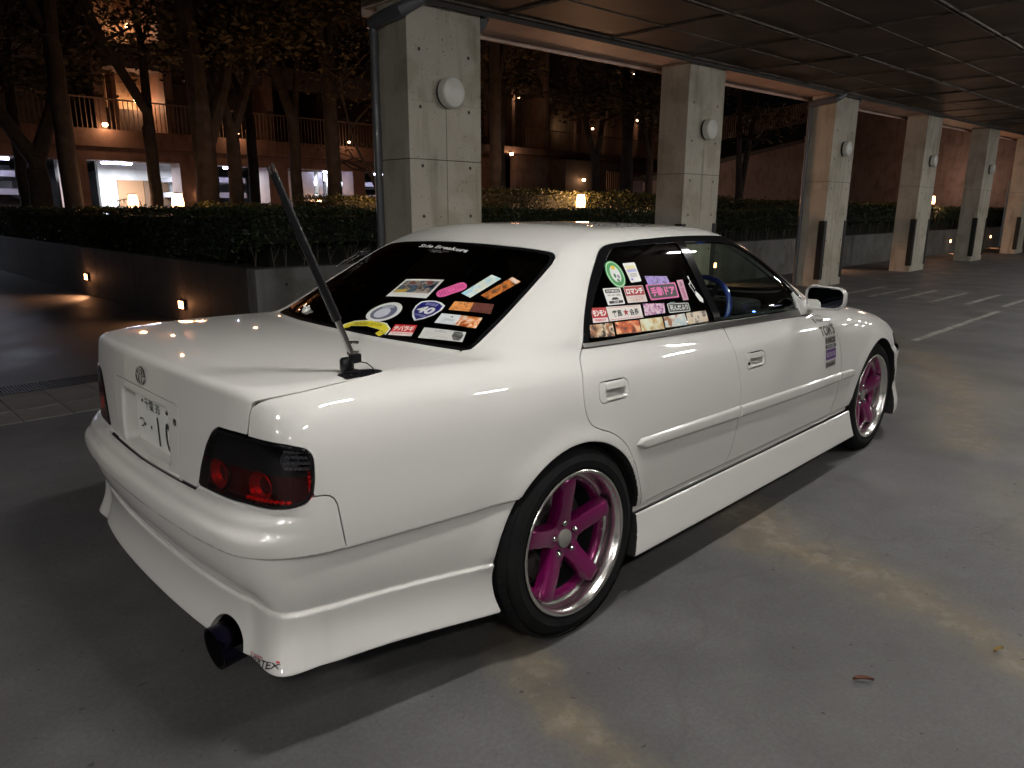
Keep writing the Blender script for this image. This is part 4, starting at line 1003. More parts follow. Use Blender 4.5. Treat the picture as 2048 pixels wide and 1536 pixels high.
# edge beam over the pillars
M_beam=mat('warm_lit_edge_beam',(.45,.35,.30),.6,fn=noise_mix((.66,.49,.41),(.78,.60,.51),2,6))  # warm lantern light on the beam is put into this pale pinkish colour
eb=empty('edge_beam',(10,3.7,3.3),'long pinkish edge beam carried on the pillar tops along the canopy','beam')
q=MB(); m_=Matrix.Rotation(-.0215,4,'Y'); q.box((24.2,3.62,ceil_z(24.2)+.16),(43.5,.56,.30),mtx=m_); q.build('soffit',M_beam,eb)
q=MB(); q.box((24.2,3.222,ceil_z(24.2)+.03),(43.5,.018,.12),mtx=m_); q.build('edge_trim',mat('dark_trim',(.03,.025,.022),.6),eb)
q=MB(); q.box((24.2,3.915,ceil_z(24.2)+.30),(43.5,.03,.7),mtx=m_); q.build('fascia',M_beam,eb)
# ---- lit fluorescent battens under the canopy (out of view, seen as highlights in the paint; rear ones added and boosted as fill)
M_tube=emis('lit_lamp_diffuser',(1.0,.970,.915),TUBE*1.6); M_bat=mat('white_batten',(.5,.5,.5),.5)
M_tube2=emis('lit_lamp_diffuser_dim',(1.0,.972,.925),TUBE*1.6)
M_tube3=emis('lit_lamp_diffuser_rear_fill',(1.0,.970,.92),TUBE*2.7)
tubes=[(-9.5+4.6*i,-1.5) for i in range(9)]+[(-7.2+4.6*i,-3.9) for i in range(8)]
for i,(xx,yy) in enumerate(tubes):
    zz=ceil_z(xx)-.10; b=empty('canopy_lamp',(xx,yy,zz),'lit oblong canopy lamp hung above the parking lane, outside the picture','ceiling lamp','oblong lamps hung under the canopy')
    q=MB(); q.b2((-.33,-.075,.01),(.33,.075,.09)); o=q.build('housing',M_bat,None,bevel=.01); o.parent=b
    q=MB(); q.b2((-.30,-.055,-.018),(.30,.055,.008)); o=q.build('diffuser',M_tube if (yy>-3 and xx>-4) else (M_tube3 if xx<-4 else M_tube2),None,bevel=.008); o.parent=b

# ---- the far side of the lane, outside the picture but mirrored in the paint
for k,xx in enumerate((-4,.8,5.6,10.4,15.2)):
    o=empty('pillar',(xx,-9.6,0),'concrete pillar on the far side of the lane, outside the picture','pillar','pillars across the lane outside the picture')
    q=MB(); q.b2((xx-.45,-9.8,0),(xx+.45,-9.35,3.3)); q.build('shaft',M_conc,o)
o=empty('boundary_wall',(6,-13,0),'concrete boundary wall on the far side of the lane, outside the picture','wall')
q=MB(); q.b2((-14,-13.2,0),(40,-13,1.1)); q.build('plinth',M_wall,o); q=MB(); q.b2((-14,-13.15,1.1),(40,-13.03,3.4)); q.build('panelling',M_concd,o)
# ================================================================ TERRACE, TREES, BUILDING
M_leafd=mat('hedge_leaf',(.05,.08,.02),.5,fn=noise_mix((.018,.028,.010),(.045,.066,.020),9,3,.35,.65))
M_leafy=mat('azalea_leaf',(.09,.10,.02),.5,fn=noise_mix((.05,.058,.016),(.12,.118,.030),9,3,.35,.65))
M_leaft=mat('tree_leaf',(.07,.065,.02),.6,fn=noise_mix((.035,.034,.012),(.085,.062,.022),5,3,.35,.65))
M_stem=mat('hedge_stem',(.10,.085,.07),.8); M_bark=mat('smooth_bark',(.11,.09,.08),.85,fn=noise_mix((.024,.019,.016),(.055,.044,.036),6,8,.3,.7,.5,30))
def leaves(name,pts,size,m,parent,flat=0.0):
    n=len(pts); pts=np.asarray(pts); a=rng.normal(size=(n,3)); a[:,2]*=(1-flat); a/=np.linalg.norm(a,axis=1,keepdims=True); b=np.cross(a,rng.normal(size=(n,3))); b/=np.linalg.norm(b,axis=1,keepdims=True)
    s=(size*rng.uniform(.6,1.3,n))[:,None]; V=np.concatenate([pts-a*s,pts+b*s*.42,pts+a*s,pts-b*s*.42],0); i=np.arange(n); Fq=np.stack([i,i+n,i+2*n,i+3*n],1)
    o=pyobj(name,V,Fq,m,parent); o['kind']='stuff'; return o
def hedge(x0,y0,x1,y1,z0,z1,label,m,dens=900,size=.022,stems=True,gap=.0,cat='hedge',name='hedge',group=None):
    h=empty(name,((x0+x1)/2,(y0+y1)/2,z0),label,cat,group)
    vis=[]
    A=[('front',x1-x0,z1-z0),('top',x1-x0,y1-y0),('left',y1-y0,z1-z0)]
    for nm,a,b in A:
        n=int(a*b*dens); n=min(n,26000); u=rng.uniform(0,1,n);v=rng.uniform(0,1,n); d=np.abs(rng.normal(0,.035,n))
        bumpf=lambda u_,k:.035*np.sin(u_*k*2.1)+.03*np.sin(u_*k*5.3+1)+.02*np.sin(u_*k*11.7)
        if nm=='front':
            zz=z0+gap+(z1-z0-gap)*v**.8; vis.append(np.stack([x0+(x1-x0)*u,y0+d+bumpf(u+v*.1,a)*.6,zz],1))
        elif nm=='top': vis.append(np.stack([x0+(x1-x0)*u,y0+(y1-y0)*v,z1-d+bumpf(u,a)*.5+.05*rng.uniform(0,1,n)**3+.02*np.sin(u*a*17+v*9)],1))
        else: vis.append(np.stack([x0+d+bumpf(u,a)*.6,y0+(y1-y0)*u,z0+gap+(z1-z0-gap)*v**.8],1))
    leaves('foliage',np.concatenate(vis),size,m,h,.2)
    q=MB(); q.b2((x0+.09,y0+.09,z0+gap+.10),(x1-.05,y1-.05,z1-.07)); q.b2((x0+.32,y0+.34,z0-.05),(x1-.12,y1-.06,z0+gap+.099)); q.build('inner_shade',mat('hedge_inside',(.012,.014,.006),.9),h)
    if stems:
        L_=max(x1-x0,y1-y0); n=min(120,int(L_/.17)); sm=None
        for i in range(n):
            t=(i+rng.uniform(.2,.8))/n; px,py=(x0+(x1-x0)*t,y0+.10+rng.uniform(0,.12)) if x1-x0>y1-y0 else (x0+.10+rng.uniform(0,.12),y0+(y1-y0)*t)
            q=MB(); l=rng.uniform(-.07,.07); q.tube([(px,py,z0-.03),(px+l*.4,py,z0+.12),(px+l,py-.02,z0+gap+.08)],[.011,.008,.006],6); q.tube([(px+l*.4,py,z0+.12),(px-l*1.2,py-.02,z0+gap+.08)],[.006,.004],5); q.build('stem',M_stem,h,True)
    return h
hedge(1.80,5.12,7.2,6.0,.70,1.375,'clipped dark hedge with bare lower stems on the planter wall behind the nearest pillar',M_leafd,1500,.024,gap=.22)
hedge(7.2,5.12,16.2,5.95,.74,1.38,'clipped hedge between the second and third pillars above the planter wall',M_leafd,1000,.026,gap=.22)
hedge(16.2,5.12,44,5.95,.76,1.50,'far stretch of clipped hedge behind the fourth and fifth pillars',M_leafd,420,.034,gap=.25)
hedge(1.82,6.1,2.6,26,.70,1.36,'long clipped hedge receding on top of the dark side wall',M_leafd,900,.03,stems=False,gap=.0)
hedge(7.6,7.4,16,8.3,.66,1.74,'taller bushy hedge behind the glowing garden lantern between the pillars',M_leafy,700,.03,stems=False)
hedge(16.4,7.2,30,8.2,.66,1.66,'low yellow-green azalea bed behind the third pillar',M_leafy,300,.035,stems=False,name='shrub_bed',cat='shrubs')
hedge(5.3,9.3,8.4,10.8,.66,1.60,'rounded yellow-lit azalea bush just left of the nearest pillar',M_leafy,900,.026,stems=False,name='shrub_bed',cat='shrubs')
hedge(3.4,10.2,5.6,11.3,.66,1.45,'low dark azalea bed under the trees left of the whip antenna',M_leafy,700,.028,stems=False,name='shrub_bed',cat='shrubs')
# ---- trees
def tree(x,y,r,limbs,label,leafn=900,h=9,lean=0,fork=None,size=.07,zl=(3.6,8.5),spread=2.2):
    t=empty('tree',(x,y,.66),label,'tree','trees on the terrace')
    tops=[]
    fz=fork or 3.0
    q=MB(); n=7; pts=[(x+lean*k/n*fz*.5+rng.uniform(-.02,.02),y,.5+(fz-.5)*k/n) for k in range(n+1)]
    q.tube(pts,[r*1.28,r*1.04,r,r*.98,r*.95,r*.93,r*.90,r*.80],12); q.build('trunk',M_bark,t,True)
    base=Vector(pts[-1])
    for (dx,dy,rr) in limbs:
        q=MB(); P=[base-Vector((0,0,.45)),base-Vector((0,0,.12))]; d=Vector((dx,dy,1)).normalized(); cur=base-Vector((0,0,.12)); ln=(h-fz)/5
        for k in range(5):
            cur=cur+d*ln; d=(d+Vector((rng.uniform(-.12,.12)-dx*.10,rng.uniform(-.12,.12),.10))).normalized(); P.append(cur.copy())
        q.tube(P,[.86*r]+[max(rr,.75 if k==0 else 0)*r*(1-.15*k) for k in range(6)],9); lo=q.build('limb',M_bark,t,True)
        bq=MB()
        for k in range(9):
            i=rng.integers(2,7); p=P[i]; dd=Vector((rng.uniform(-1,1),rng.uniform(-1,1),rng.uniform(.05,.8))).normalized(); e=p+dd*rng.uniform(.7,spread)*.8; m_=p.lerp(e,.5)+Vector((0,0,rng.uniform(-.1,.2)))
            bq.tube([p,m_,e],[.035,.02,.007],5); tops.append(e); tops.append(m_)
            for _ in range(3):
                e2=e+Vector((rng.uniform(-.5,.5),rng.uniform(-.5,.5),rng.uniform(-.25,.35))); bq.tube([m_.lerp(e,.6),e2],[.012,.004],4); tops.append(e2)
        br=bq.build('branch',M_bark,t,True); br['kind']='stuff'
    if leafn:
        tp=np.array([tuple(v) for v in tops]); idx=rng.integers(0,len(tp),leafn); P=tp[idx]+rng.normal(size=(leafn,3))*[.42,.42,.16]; P=P[P[:,2]>2.6]
        leaves('crown',P,size,M_leaft,t,.6)
    return t
TR=[ # x, y, radius, limbs, fork z
 (2.62,17.6,.25,[(-.55,.1,.62),(.38,.0,.62)],2.55,'left-edge forked tree trunk splitting low into two limbs'),
 (1.98,12.4,.155,[(-.42,.2,.5),(.08,.1,.9)],4.3,'straight tree trunk left of the lit white garage bay'),
 (3.30,12.2,.115,[(-.55,.0,.8),(.12,.3,.7)],3.2,'thinner dark tree whose limb crosses the lit stair landing'),
 (3.95,11.4,.215,[(-.03,.0,.95),(.42,.1,.6)],2.5,'thickest tree trunk forking in front of the dark balcony rail'),
 (4.66,11.8,.14,[(-.22,.1,.75),(.45,.1,.66)],2.9,'y-shaped tree trunk behind the tip of the whip antenna'),
 (6.30,12.4,.125,[(-.22,.2,.9),(.2,.1,.5)],3.3,'tree trunk right of the whip antenna tip'),
 (6.72,11.6,.15,[(-.25,.0,.7),(.12,.1,.8)],4.2,'tree trunk just left of the small crooked tree'),
 (9.15,9.2,.13,[(.05,.1,.9),(.35,.1,.5)],4.0,'dark tree trunk directly right of the nearest pillar'),
 (11.2,11.2,.15,[(-.3,.0,.7),(.2,.1,.7)],2.8,'spreading dark tree between the nearest and second pillars'),
 (15.2,11.4,.125,[(-.3,.1,.7),(.3,.1,.7)],2.7,'slim tree left of the paler trunk near the second pillar'),
 (17.2,11.8,.20,[(-.15,.0,.8),(.32,.1,.6)],3.6,'paler lit tree trunk left of the second pillar'),
 (17.4,10.0,.17,[(-.1,.1,.9),(.2,.1,.6)],3.6,'tree trunk partly hidden by the left edge of the second pillar'),
 (20.3,9.6,.16,[(-.14,.0,.6),(.24,.0,.66)],1.9,'v-forked tree between the second and third pillars'),
 (3.2,22,.16,[(.1,.1,.8),(-.3,.1,.6)],4.5,'distant tree trunk at the far left'),
 (8.0,18,.15,[(.1,.1,.8),(-.3,.1,.6)],4.0,'distant dark tree behind the antenna'),
 (13.5,16,.16,[(.1,.1,.8),(-.3,.1,.6)],3.4,'distant tree deep between the first and second pillars'),
 (23,15,.16,[(.1,.1,.8),(-.3,.1,.6)],3.4,'distant tree left of the second pillar top'),
]
for k,(x,y,r,l,fz,lb) in enumerate(TR): tree(x,y,r,l,lb,5200 if k not in (2,) else 2200,fork=fz,h=9.5,size=.085,spread=2.8)
# small crooked tree
tree(7.55,11.2,.06,[(-.55,.0,.7),(.75,.1,.7)],'small crooked tree in front of the garage left of the nearest pillar',1500,h=4.2,fork=1.9,size=.045,spread=1.3)
# ---- garden lanterns (lit, warm)
M_lant=emis('lit_lantern_glass',(1.0,.44,.19),LANTERN); M_post=mat('dark_bronze',(.03,.027,.025),.4,.5)
def point(x,y,z,e,c=(1,.52,.28),r=.06):
    l=bpy.data.lights.new('warm_bulb_or_fill','POINT'); l.energy=e; l.color=c; l.shadow_soft_size=r; o=bpy.data.objects.new('warm_bulb_or_fill',l); col.objects.link(o); o.location=(x,y,z); return o
def lantern(x,y,z,label,e=26,s=1.0):
    t=empty('garden_lantern',(x,y,.66),label,'lantern','lit garden lanterns')
    q=MB(); q.tube([(x,y,.6),(x,y,z-.13*s)],.028,8); q.build('post',M_post,t,True)
    q=MB(); q.lathe([(0,-.12*s),(.085*s,-.12*s),(.095*s,-.02*s),(.072*s,.125*s),(0,.13*s)],(x,y,z),n=12); q.build('lamp_glass',M_lant,t,True)
    q=MB(); q.lathe([(0,.15*s),(.09*s,.135*s),(.09*s,.128*s),(0,.128*s)],(x,y,z),n=12); q.build('lantern_cap',M_post,t,True)
    for dx,dy in ((-.16,-.2),(.2,.1)): point(x+dx*s,y+dy*s,z+.06,e*1.1,r=.12)
lantern(3.05,12.7,1.52,'lit warm lantern left of the tall straight trunk over the long hedge',12)
lantern(2.83,9.9,1.50,'lit warm lantern in front of the white garage bay',12)
lantern(9.46,8.0-.9,1.56,'bright lit lantern above the car roof between the nearest and second pillars',42)
lantern(6.2,8.6,1.5,'lit lantern hidden behind the nearest pillar, brightening the azalea bush',30)
lantern(25.2,5.35,1.74,'small lit lantern between the fourth and fifth pillars',22)
# ---- foot lamps on the walls
M_foot=emis('lit_foot_lamp_lens',(1.0,.42,.17),16)
def foot(x,y,z,axis,label,e=22):
    t=empty('foot_lamp',(x,y,z),label,'foot lamp','lit foot lamps on the walls')
    if axis=='x': a,b=(x-.035,y-.085,z-.055),(x,y+.085,z+.055); c,d=(x-.042,y-.07,z-.045),(x-.0352,y+.07,z+.045)
    else: a,b=(x-.085,y-.035,z-.055),(x+.085,y,z+.055); c,d=(x-.07,y-.042,z-.045),(x+.07,y-.0352,z+.045)
    q=MB(); q.b2(a,b); q.build('lamp_box',M_post,t,bevel=.006); q=MB(); q.b2(c,d); q.build('lens',M_foot,t)
    l=bpy.data.lights.new('foot_lamp_light','SPOT'); l.energy=e*(2.6 if axis=='x' else .8); l.color=(1,.46,.22); l.spot_size=R(130); l.spot_blend=.6; l.shadow_soft_size=.03
    o=bpy.data.objects.new('foot_lamp_light',l); col.objects.link(o)
    if axis=='x': point(x-.10,y,z,1.6,c=(1,.42,.18),r=.04)
    dr_=Vector((-1,0,-.75)) if axis=='x' else Vector((0,-1,-.75)); o.location=(x-.07,y,z) if axis=='x' else (x,y-.07,z); o.rotation_euler=dr_.to_track_quat('-Z','Y').to_euler()
foot(1.72,7.05,.22,'x','nearer lit foot lamp on the dark side wall behind the boot')
foot(1.72,11.1,.30,'x','farther lit foot lamp on the dark side wall')
foot(10.95,4.995,.36,'y','lit foot lamp on the planter wall glimpsed left of the third pillar')
foot(16.1,4.995,.40,'y','lit foot lamp hidden behind the third pillar')
foot(26.4,4.995,.40,'y','lit foot lamp between the fourth and fifth pillars')
foot(31.7,4.995,.43,'y','farthest lit foot lamp right of the fifth pillar')
# ---- garage and apartment block on the left
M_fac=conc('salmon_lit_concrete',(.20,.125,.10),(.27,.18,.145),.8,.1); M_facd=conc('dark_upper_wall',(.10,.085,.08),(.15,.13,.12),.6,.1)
M_white=mat('white_inner_wall',(.62,.62,.58),.6,fn=noise_mix((.52,.52,.48),(.66,.66,.62),1.5,5)); M_steel=mat('grey_rack_steel',(.20,.20,.21),.5,.3); M_dk=mat('black_recess',(.012,.011,.011),.9)
M_gt=emis('lit_garage_tube',(.62,.64,1.0),60); M_rail=mat('balcony_railing',(.22,.16,.13),.6)
bd_=empty('apartment_building',(12,26,0),'multi-storey apartment block over an open garage with fluorescent lit bays behind the trees','building')
def bb(nm,a,b,m,par=bd_,bevel=0): q=MB(); q.b2(a,b); return q.build(nm,m,par,bevel=bevel)
# facade at y=26
piers=[(-8,-6.6),(-2.6,-1.7),(1.5,2.2),(5.24,5.92),(9.0,9.66),(12.46,13.30),(16.39,17.0),(20.2,21.0),(24.0,24.6)]
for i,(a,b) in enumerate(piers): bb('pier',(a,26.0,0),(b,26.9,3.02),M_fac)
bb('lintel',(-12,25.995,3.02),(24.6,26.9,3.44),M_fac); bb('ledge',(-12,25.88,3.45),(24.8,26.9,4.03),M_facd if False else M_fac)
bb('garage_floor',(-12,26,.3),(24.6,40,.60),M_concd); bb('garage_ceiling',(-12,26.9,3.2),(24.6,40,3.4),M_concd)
bb('back_wall',(-12,39,.5),(24.6,39.4,3.3),M_steel)
# bay contents
bb('inner_wall',(7.35,30.0,.6),(10.4,30.3,3.2),M_white); bb('inner_wall',(5.95,26.95,.6),(6.1,30.3,3.2),M_white)
bb('inner_wall',(14.05,27.6,.6),(15.4,27.8,3.0),M_white); bb('inner_wall',(16.2,27.2,.6),(16.35,30,3.1),M_white); bb('inner_wall',(15.55,27.5,.6),(15.75,27.7,3.0),M_white)
bb('timber_panel',(7.98,29.9,.6),(8.95,29.98,2.50),mat('warm_timber',(.35,.19,.09),.6)); bb('timber_panel',(8.97,29.92,.6),(9.92,29.985,2.50),mat('darker_timber',(.20,.12,.07),.6))
M_racklit=mat('galvanised_deck',(.62,.63,.66),.5)
for (a,b) in ((-8,-2.6),(-1.7,1.5),(2.2,5.2),(9.7,12.4),(15.8,16.3),(17.05,20.2),(21,24)):
    for zz in (1.85,2.45): bb('rack_deck',(a,28.0,zz),(b,33,zz+.20),M_racklit)
    bb('rack_post',(a+.25,28.0,.6),(a+.33,28.1,3.1),M_steel); bb('rack_post',(b-.33,28.0,.6),(b-.25,28.1,3.1),M_steel); bb('rack_beam',(a,28.3,1.2),(b,28.4,1.28),M_racklit)
    bb('dark_backing',(a,34,.6),(b,34.2,3.1),M_steel)
def car_shape(x,y,z,label):
    c=empty('parked_car',(x,y,z),label,'car','cars stored in the garage')
    pr=[(-1.9,.35),(-1.95,.75),(-1.5,.88),(-.9,1.28),(.35,1.32),(1.1,.92),(1.95,.75),(1.98,.35)]
    V=[(x+a,y-.75*(1 if h<.95 else .8),z+h) for a,h in pr]+[(x+a,y+.75*(1 if h<.95 else .8),z+h) for a,h in pr]; n=len(pr)
    Fc=[tuple(range(n))[::-1],tuple(range(n,2*n))]+[(i,(i+1)%n,n+(i+1)%n,n+i) for i in range(n)]
    pyobj('body',V,Fc,mat('dark_car_paint',(.03,.03,.035),.25,coat=1),c)
    for wx_ in (-1.2,1.25):
        for yy_ in (-.72,.72):
            q=MB(); q.lathe([(0,-.09),(.31,-.09),(.31,.09),(0,.09)],(x+wx_,y+yy_,z+.31),'Y',16); q.build('wheel',M_rub,c)
    q=MB(); q._add([(x-.85,y-.665,z+.93),(x-.7,y-.615,z+1.25),(x+.3,y-.615,z+1.27),(x+.75,y-.665,z+.93)],[(0,1,2,3)]); q.build('window',M_glassR,c)
car_shape(3.6,29.5,.62,'dark car parked on the ground in the leftmost visible garage bay'); car_shape(11.2,29.5,.62,'dark car parked behind the thickest trunk in the garage'); car_shape(18.6,30,.62,'dark car parked in the bay right of the crooked tree'); car_shape(.2,29.6,.62,'dark car at the far left edge of the garage')
for x0,x1,lb in ((6.66,7.66,'bright bluish fluorescent tube above the white garage bay'),(11.06,11.71,'bluish fluorescent tube in the garage right of the thickest trunk'),(15.54,16.1,'small fluorescent tube in the bay right of the antenna tip'),(-.6,.5,'fluorescent tube at the left edge of the garage'),(18.2,19,'fluorescent tube hidden behind the nearest pillar'),(3.0,3.9,'fluorescent tube inside the leftmost visible garage bay')):
    t=empty('garage_tube_light',(x0,27,3.0),lb,'tube light','fluorescent tubes in the garage')
    q=MB(); q.tube([(x0,27.0,2.98),(x1,27.0,2.98)],.035,8); q.build('tube',M_gt,t,True); q=MB(); q.b2((x0-.05,26.96,3.02),(x1+.05,27.04,3.08)); q.build('housing',M_steel,t)
    l=bpy.data.lights.new('garage_light','AREA'); l.shape='RECTANGLE'; l.size=1.6; l.size_y=.2; l.energy=420; l.color=(.82,.87,1); o=bpy.data.objects.new('garage_light',l); col.objects.link(o); o.location=((x0+x1)/2+.3,28.2,2.94)
# upper storeys
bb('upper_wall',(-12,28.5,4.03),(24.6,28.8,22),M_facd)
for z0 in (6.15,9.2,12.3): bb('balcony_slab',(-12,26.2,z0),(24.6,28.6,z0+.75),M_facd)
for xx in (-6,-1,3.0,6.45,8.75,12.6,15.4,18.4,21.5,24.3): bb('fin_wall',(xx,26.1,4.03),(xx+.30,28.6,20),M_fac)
# railings: posts and bars
def railing(x0,x1,y,z0,z1,par,m=M_rail,step=.14,nb=300,zs=0):
    q=MB(); q.b2((x0,y-.02,z1-.05),(x1,y+.02,z1)); q.build('handrail',m,par); o=None; n=int((x1-x0)/step)
    for i in range(min(n,nb)):
        if o is None: q=MB(); q.b2((0,y-.012,z0),(.022,y+.012,z1-.055)); o=q.build('baluster',m,par); p_=o
        else: p_=o.copy(); col.objects.link(p_)
        p_.location=(x0+step*i,0,0)
rl=empty('balcony_railing',(12,26,4.03),'long vertical-bar railing along the first floor walkway catching warm light','railing')
railing(-8,24.6,26.05,4.03,5.06,rl,step=.15)
rl=empty('balcony_railing',(7.7,26.2,6.9),'vertical-bar railing of the lit stair landing higher up','railing')
railing(6.8,8.7,26.25,6.9,7.75,rl,step=.12)
bb('landing_wall',(6.75,27.9,4.03),(8.75,28.0,6.15),mat('cream_landing_wall',(.55,.42,.28),.7)); bb('landing_wall',(6.75,27.9,6.9),(8.75,28.0,9.2),mat('cream_wall',(.5,.36,.24),.7))
bb('landing_parapet',(6.75,27.5,4.03),(8.6,27.6,4.93),M_facd); bb('stair_stringer',(7.35,27.2,4.03),(7.5,27.8,6.1),M_fac)
M_sc=emis('lit_sconce_globe',(1.0,.5,.24),SCONCE*2.5)
def sconce(x,y,z,label,e=30,s=.09,lit=True,off=.35):
    t=empty('wall_sconce',(x,y,z),label,'sconce','lit warm wall lights on the building')
    q=MB(); q.lathe([(0,-.8*s),(.7*s,-.7*s),(s,-.1*s),(.8*s,.5*s),(0,.6*s)],(x,y,z),n=12); q.build('lamp_globe',M_sc,t,True)
    q=MB(); q.lathe([(0,.75*s),(1.15*s,.62*s),(1.15*s,.55*s),(0,.55*s)],(x,y,z),n=12); q.build('lamp_hood',M_post,t,True)
    if lit: point(x,y-off,z-.06,e*.5,r=.08)
sconce(6.57,25.75,4.16,'lit wall light by the walkway edge left of the thin dark trunk',30); sconce(11.18,25.75,4.2,'small lit wall light on the ledge right of the thickest trunk',22,.06); sconce(16.12,25.75,4.2,'tiny lit wall light on the ledge near the crooked tree',16,.05)
sconce(8.21,27.4,5.25,'lit wall light inside the cream stair landing',90,.10,off=.1); sconce(8.19,27.4,7.78,'lit wall light on the upper stair landing',50,.09,off=.1); sconce(9.64,25.9,1.95,'wall light on the garage pier low behind the thickest trunk',10,.06,False); sconce(15.35,27.2,1.75,'lit lamp low inside the bay right of the antenna',12,.10)
for xx in (3.6,7.5,11.0,15.0,19): point(xx,24.4,1.0,15,c=(1,.42,.22),r=.3)  # added uplights without fixtures, warming the pier bases
# ---- right-hand terraces behind the second and third pillars
M_pink=conc('dim_pinkish_wall',(.23,.17,.155),(.31,.24,.215),.5,.1)
rb=empty('terraced_building',(30,24,0),'dim terraced block with stair parapet and lit windows between the first and second pillars','building')
bb('lower_wall',(24.7,24.2,.5),(45,24.6,4.05),M_pink,rb); bb('deck_slab',(22,23.5,4.05),(46,27,4.35),M_pink,rb); bb('set_back_wall',(24.9,27,4.35),(46,27.3,14),M_facd,rb)
for zz in (7.2,10.3): bb('floor_slab',(24.9,25.4,zz),(46,27.4,zz+.5),M_facd,rb)
for xx in (25.4,27.9,30.2,33,36,39): bb('fin_wall',(xx,25.2,4.35),(xx+.22,27.2,12),M_pink,rb)
M_win=emis('lit_window_pane',(1.0,.62,.30),1.6)
for (a,b,c,d) in ((29.4,5.5,29.85,6.35),(33.4,8.9,33.7,10.2),(34.7,8.6,35.3,9.5),(31.35,6.1,31.6,6.6)):
    f=bb('window',(a-.05,26.9,b-.05),(c+.05,26.96,d+.05),M_fac,rb); o=MB(); o.b2((a,26.86,b),(c,26.895,d)); o.build('pane',M_win,f)
rl=empty('deck_railing',(30,23.6,4.35),'thin vertical railing on the deck of the dim terraced block','railing'); railing(24.8,39,23.6,4.35,5.3,rl,step=.16,nb=88)
rl=empty('stair_railing',(31,22,1.5),'vertical bar screen beside the lower stair between the pillars','railing'); railing(29.2,36,22,1.0,3.4,rl,step=.17,nb=40)
bb('stair_wall',(27.1,23.0,.6),(29.3,24.1,3.9),M_concd,rb); bb('stair_wall',(23.6,23.0,.6),(27.0,23.2,2.35),conc('pale_panel',(.30,.30,.31),(.38,.38,.39)),rb)
sconce(23.61,23.4,4.0,'lit wall light right of the nearest pillar above the pale panel',26); sconce(28.32,22.8,2.92,'lit wall light over the lower stair between the pillars',26); sconce(25.78,25.1,6.92,'tiny wall light high between the pillars',14,.05); sconce(35.6,24.9,6.6,'small lit wall light beside the second pillar',16,.08); sconce(35.2,25.0,9.2,'small lit lamp high beside the second pillar',16,.08); sconce(31.49,24.9,5.84,'small lamp low on the set-back wall',14,.06)
# big retaining wall with sloping parapet on the right
bw=empty('slope_wall',(40,16,0),'big dim concrete retaining wall with a sloping ledge behind the third and fourth pillars','wall')
V=[(24,16,.4),(70,16,.4),(70,16,11.5),(38.9,16,5.15),(30.3,16,3.70),(24,16,2.6)]; Vb=[(x,16.5,z) for x,y,z in V]; n=6
pyobj('wall_face',V+Vb,[tuple(range(n)),tuple(range(n,2*n))[::-1]]+[(i,n+i,n+(i+1)%n,(i+1)%n) for i in range(n)],M_pink,bw)
q=MB(); 
for a,b in (((24,2.6),(30.3,3.70)),((30.3,3.70),(38.9,5.15)),((38.9,5.15),(70,11.5))):
    m_=Matrix.Rotation(-math.atan2(b[1]-a[1],b[0]-a[0]),4,'Y'); L_=math.hypot(b[0]-a[0],b[1]-a[1]); q.box(((a[0]+b[0])/2,16.1,(a[1]+b[1])/2+.02),(L_,.7,.2),mtx=m_)
q.build('coping',M_concd,bw)
rl=empty('slope_railing',(34,16.2,4),'vertical bar fence climbing along the sloping wall behind the third pillar','railing')
q=MB(); o=None
for i in range(80):
    x=26.2+.2*i; zb_=np.interp(x,[24,30.3,38.9,70],[2.6,3.70,5.15,11.5])+.9
    if o is None: q=MB(); q.b2((0,16.15,0),(.03,16.19,1.05)); o=q.build('baluster',M_rail,rl); p_=o
    else: p_=o.copy(); col.objects.link(p_)
    p_.matrix_parent_inverse=rl.matrix_basis.inverted(); p_.location=(x,0,zb_)
bb('end_wall',(44,5.6,.6),(44.4,16,12),M_pink,bw)
gd=empty('grey_door',(43,5.4,0),'pale grey lit doorway strip at the far end beside the farthest pillar','door'); q=MB(); q.b2((33.3,4.93,0),(33.75,4.99,2.55)); q.build('door_leaf',mat('pale_door',(.45,.5,.55),.5),gd); 
point(34,8.8,2.2,70,c=(1,.62,.45),r=.3); point(28,11.5,2.4,75,c=(1,.62,.45),r=.3); point(42,9,3,70,c=(1,.62,.45),r=.4); point(22,12.5,1.6,30,c=(1,.62,.45),r=.3)  # added fill lights without fixtures, brightening the right-hand walls
# ---- wrought iron chairs on the terrace
def chair(x,y,rz,label):
    c=empty('garden_chair',(x,y,.66),label,'chair','wrought iron chairs on the terrace'); ca,sa=math.cos(rz),math.sin(rz)
    T_=lambda p:(x+p[0]*ca-p[1]*sa,y+p[0]*sa+p[1]*ca,.66+p[2]); M_=M_cal2
    q=MB()
    for sx in (-.2,.2):
        for sy in (-.2,.2): 
            l=MB(); l.tube([T_((sx,sy,0)),T_((sx*.9,sy*.9,.44))],.012,6); l.build('leg',M_,c,True)
    l=MB(); l.tube([T_((.22*math.cos(a),.22*math.sin(a),.45)) for a in np.linspace(0,2*math.pi,17)],.012,6)
    for k in range(-3,4): l.tube([T_((k*.05,-.20,.45)),T_((k*.05,.20,.45))],.006,5)
    l.build('seat',M_,c,True)
    b=MB(); b.tube([T_((-.20,.2,.45)),T_((-.27,.24,.72)),T_((-.24,.26,.88)),T_((0,.27,.92)),T_((.24,.26,.88)),T_((.27,.24,.72)),T_((.20,.2,.45))],.012,6)
    for k in range(-2,3):
        b.tube([T_((k*.055,.2,.45)),T_((k*.10+.04,.235,.60)),T_((k*.07-.04,.25,.74)),T_((k*.10,.265,.89))],.007,5); b.tube([T_((k*.07,.2,.46)),T_((k*.09-.05,.235,.60)),T_((k*.09+.05,.25,.76)),T_((k*.09,.265,.89))],.006,5)
    b.build('backrest',M_,c,True)
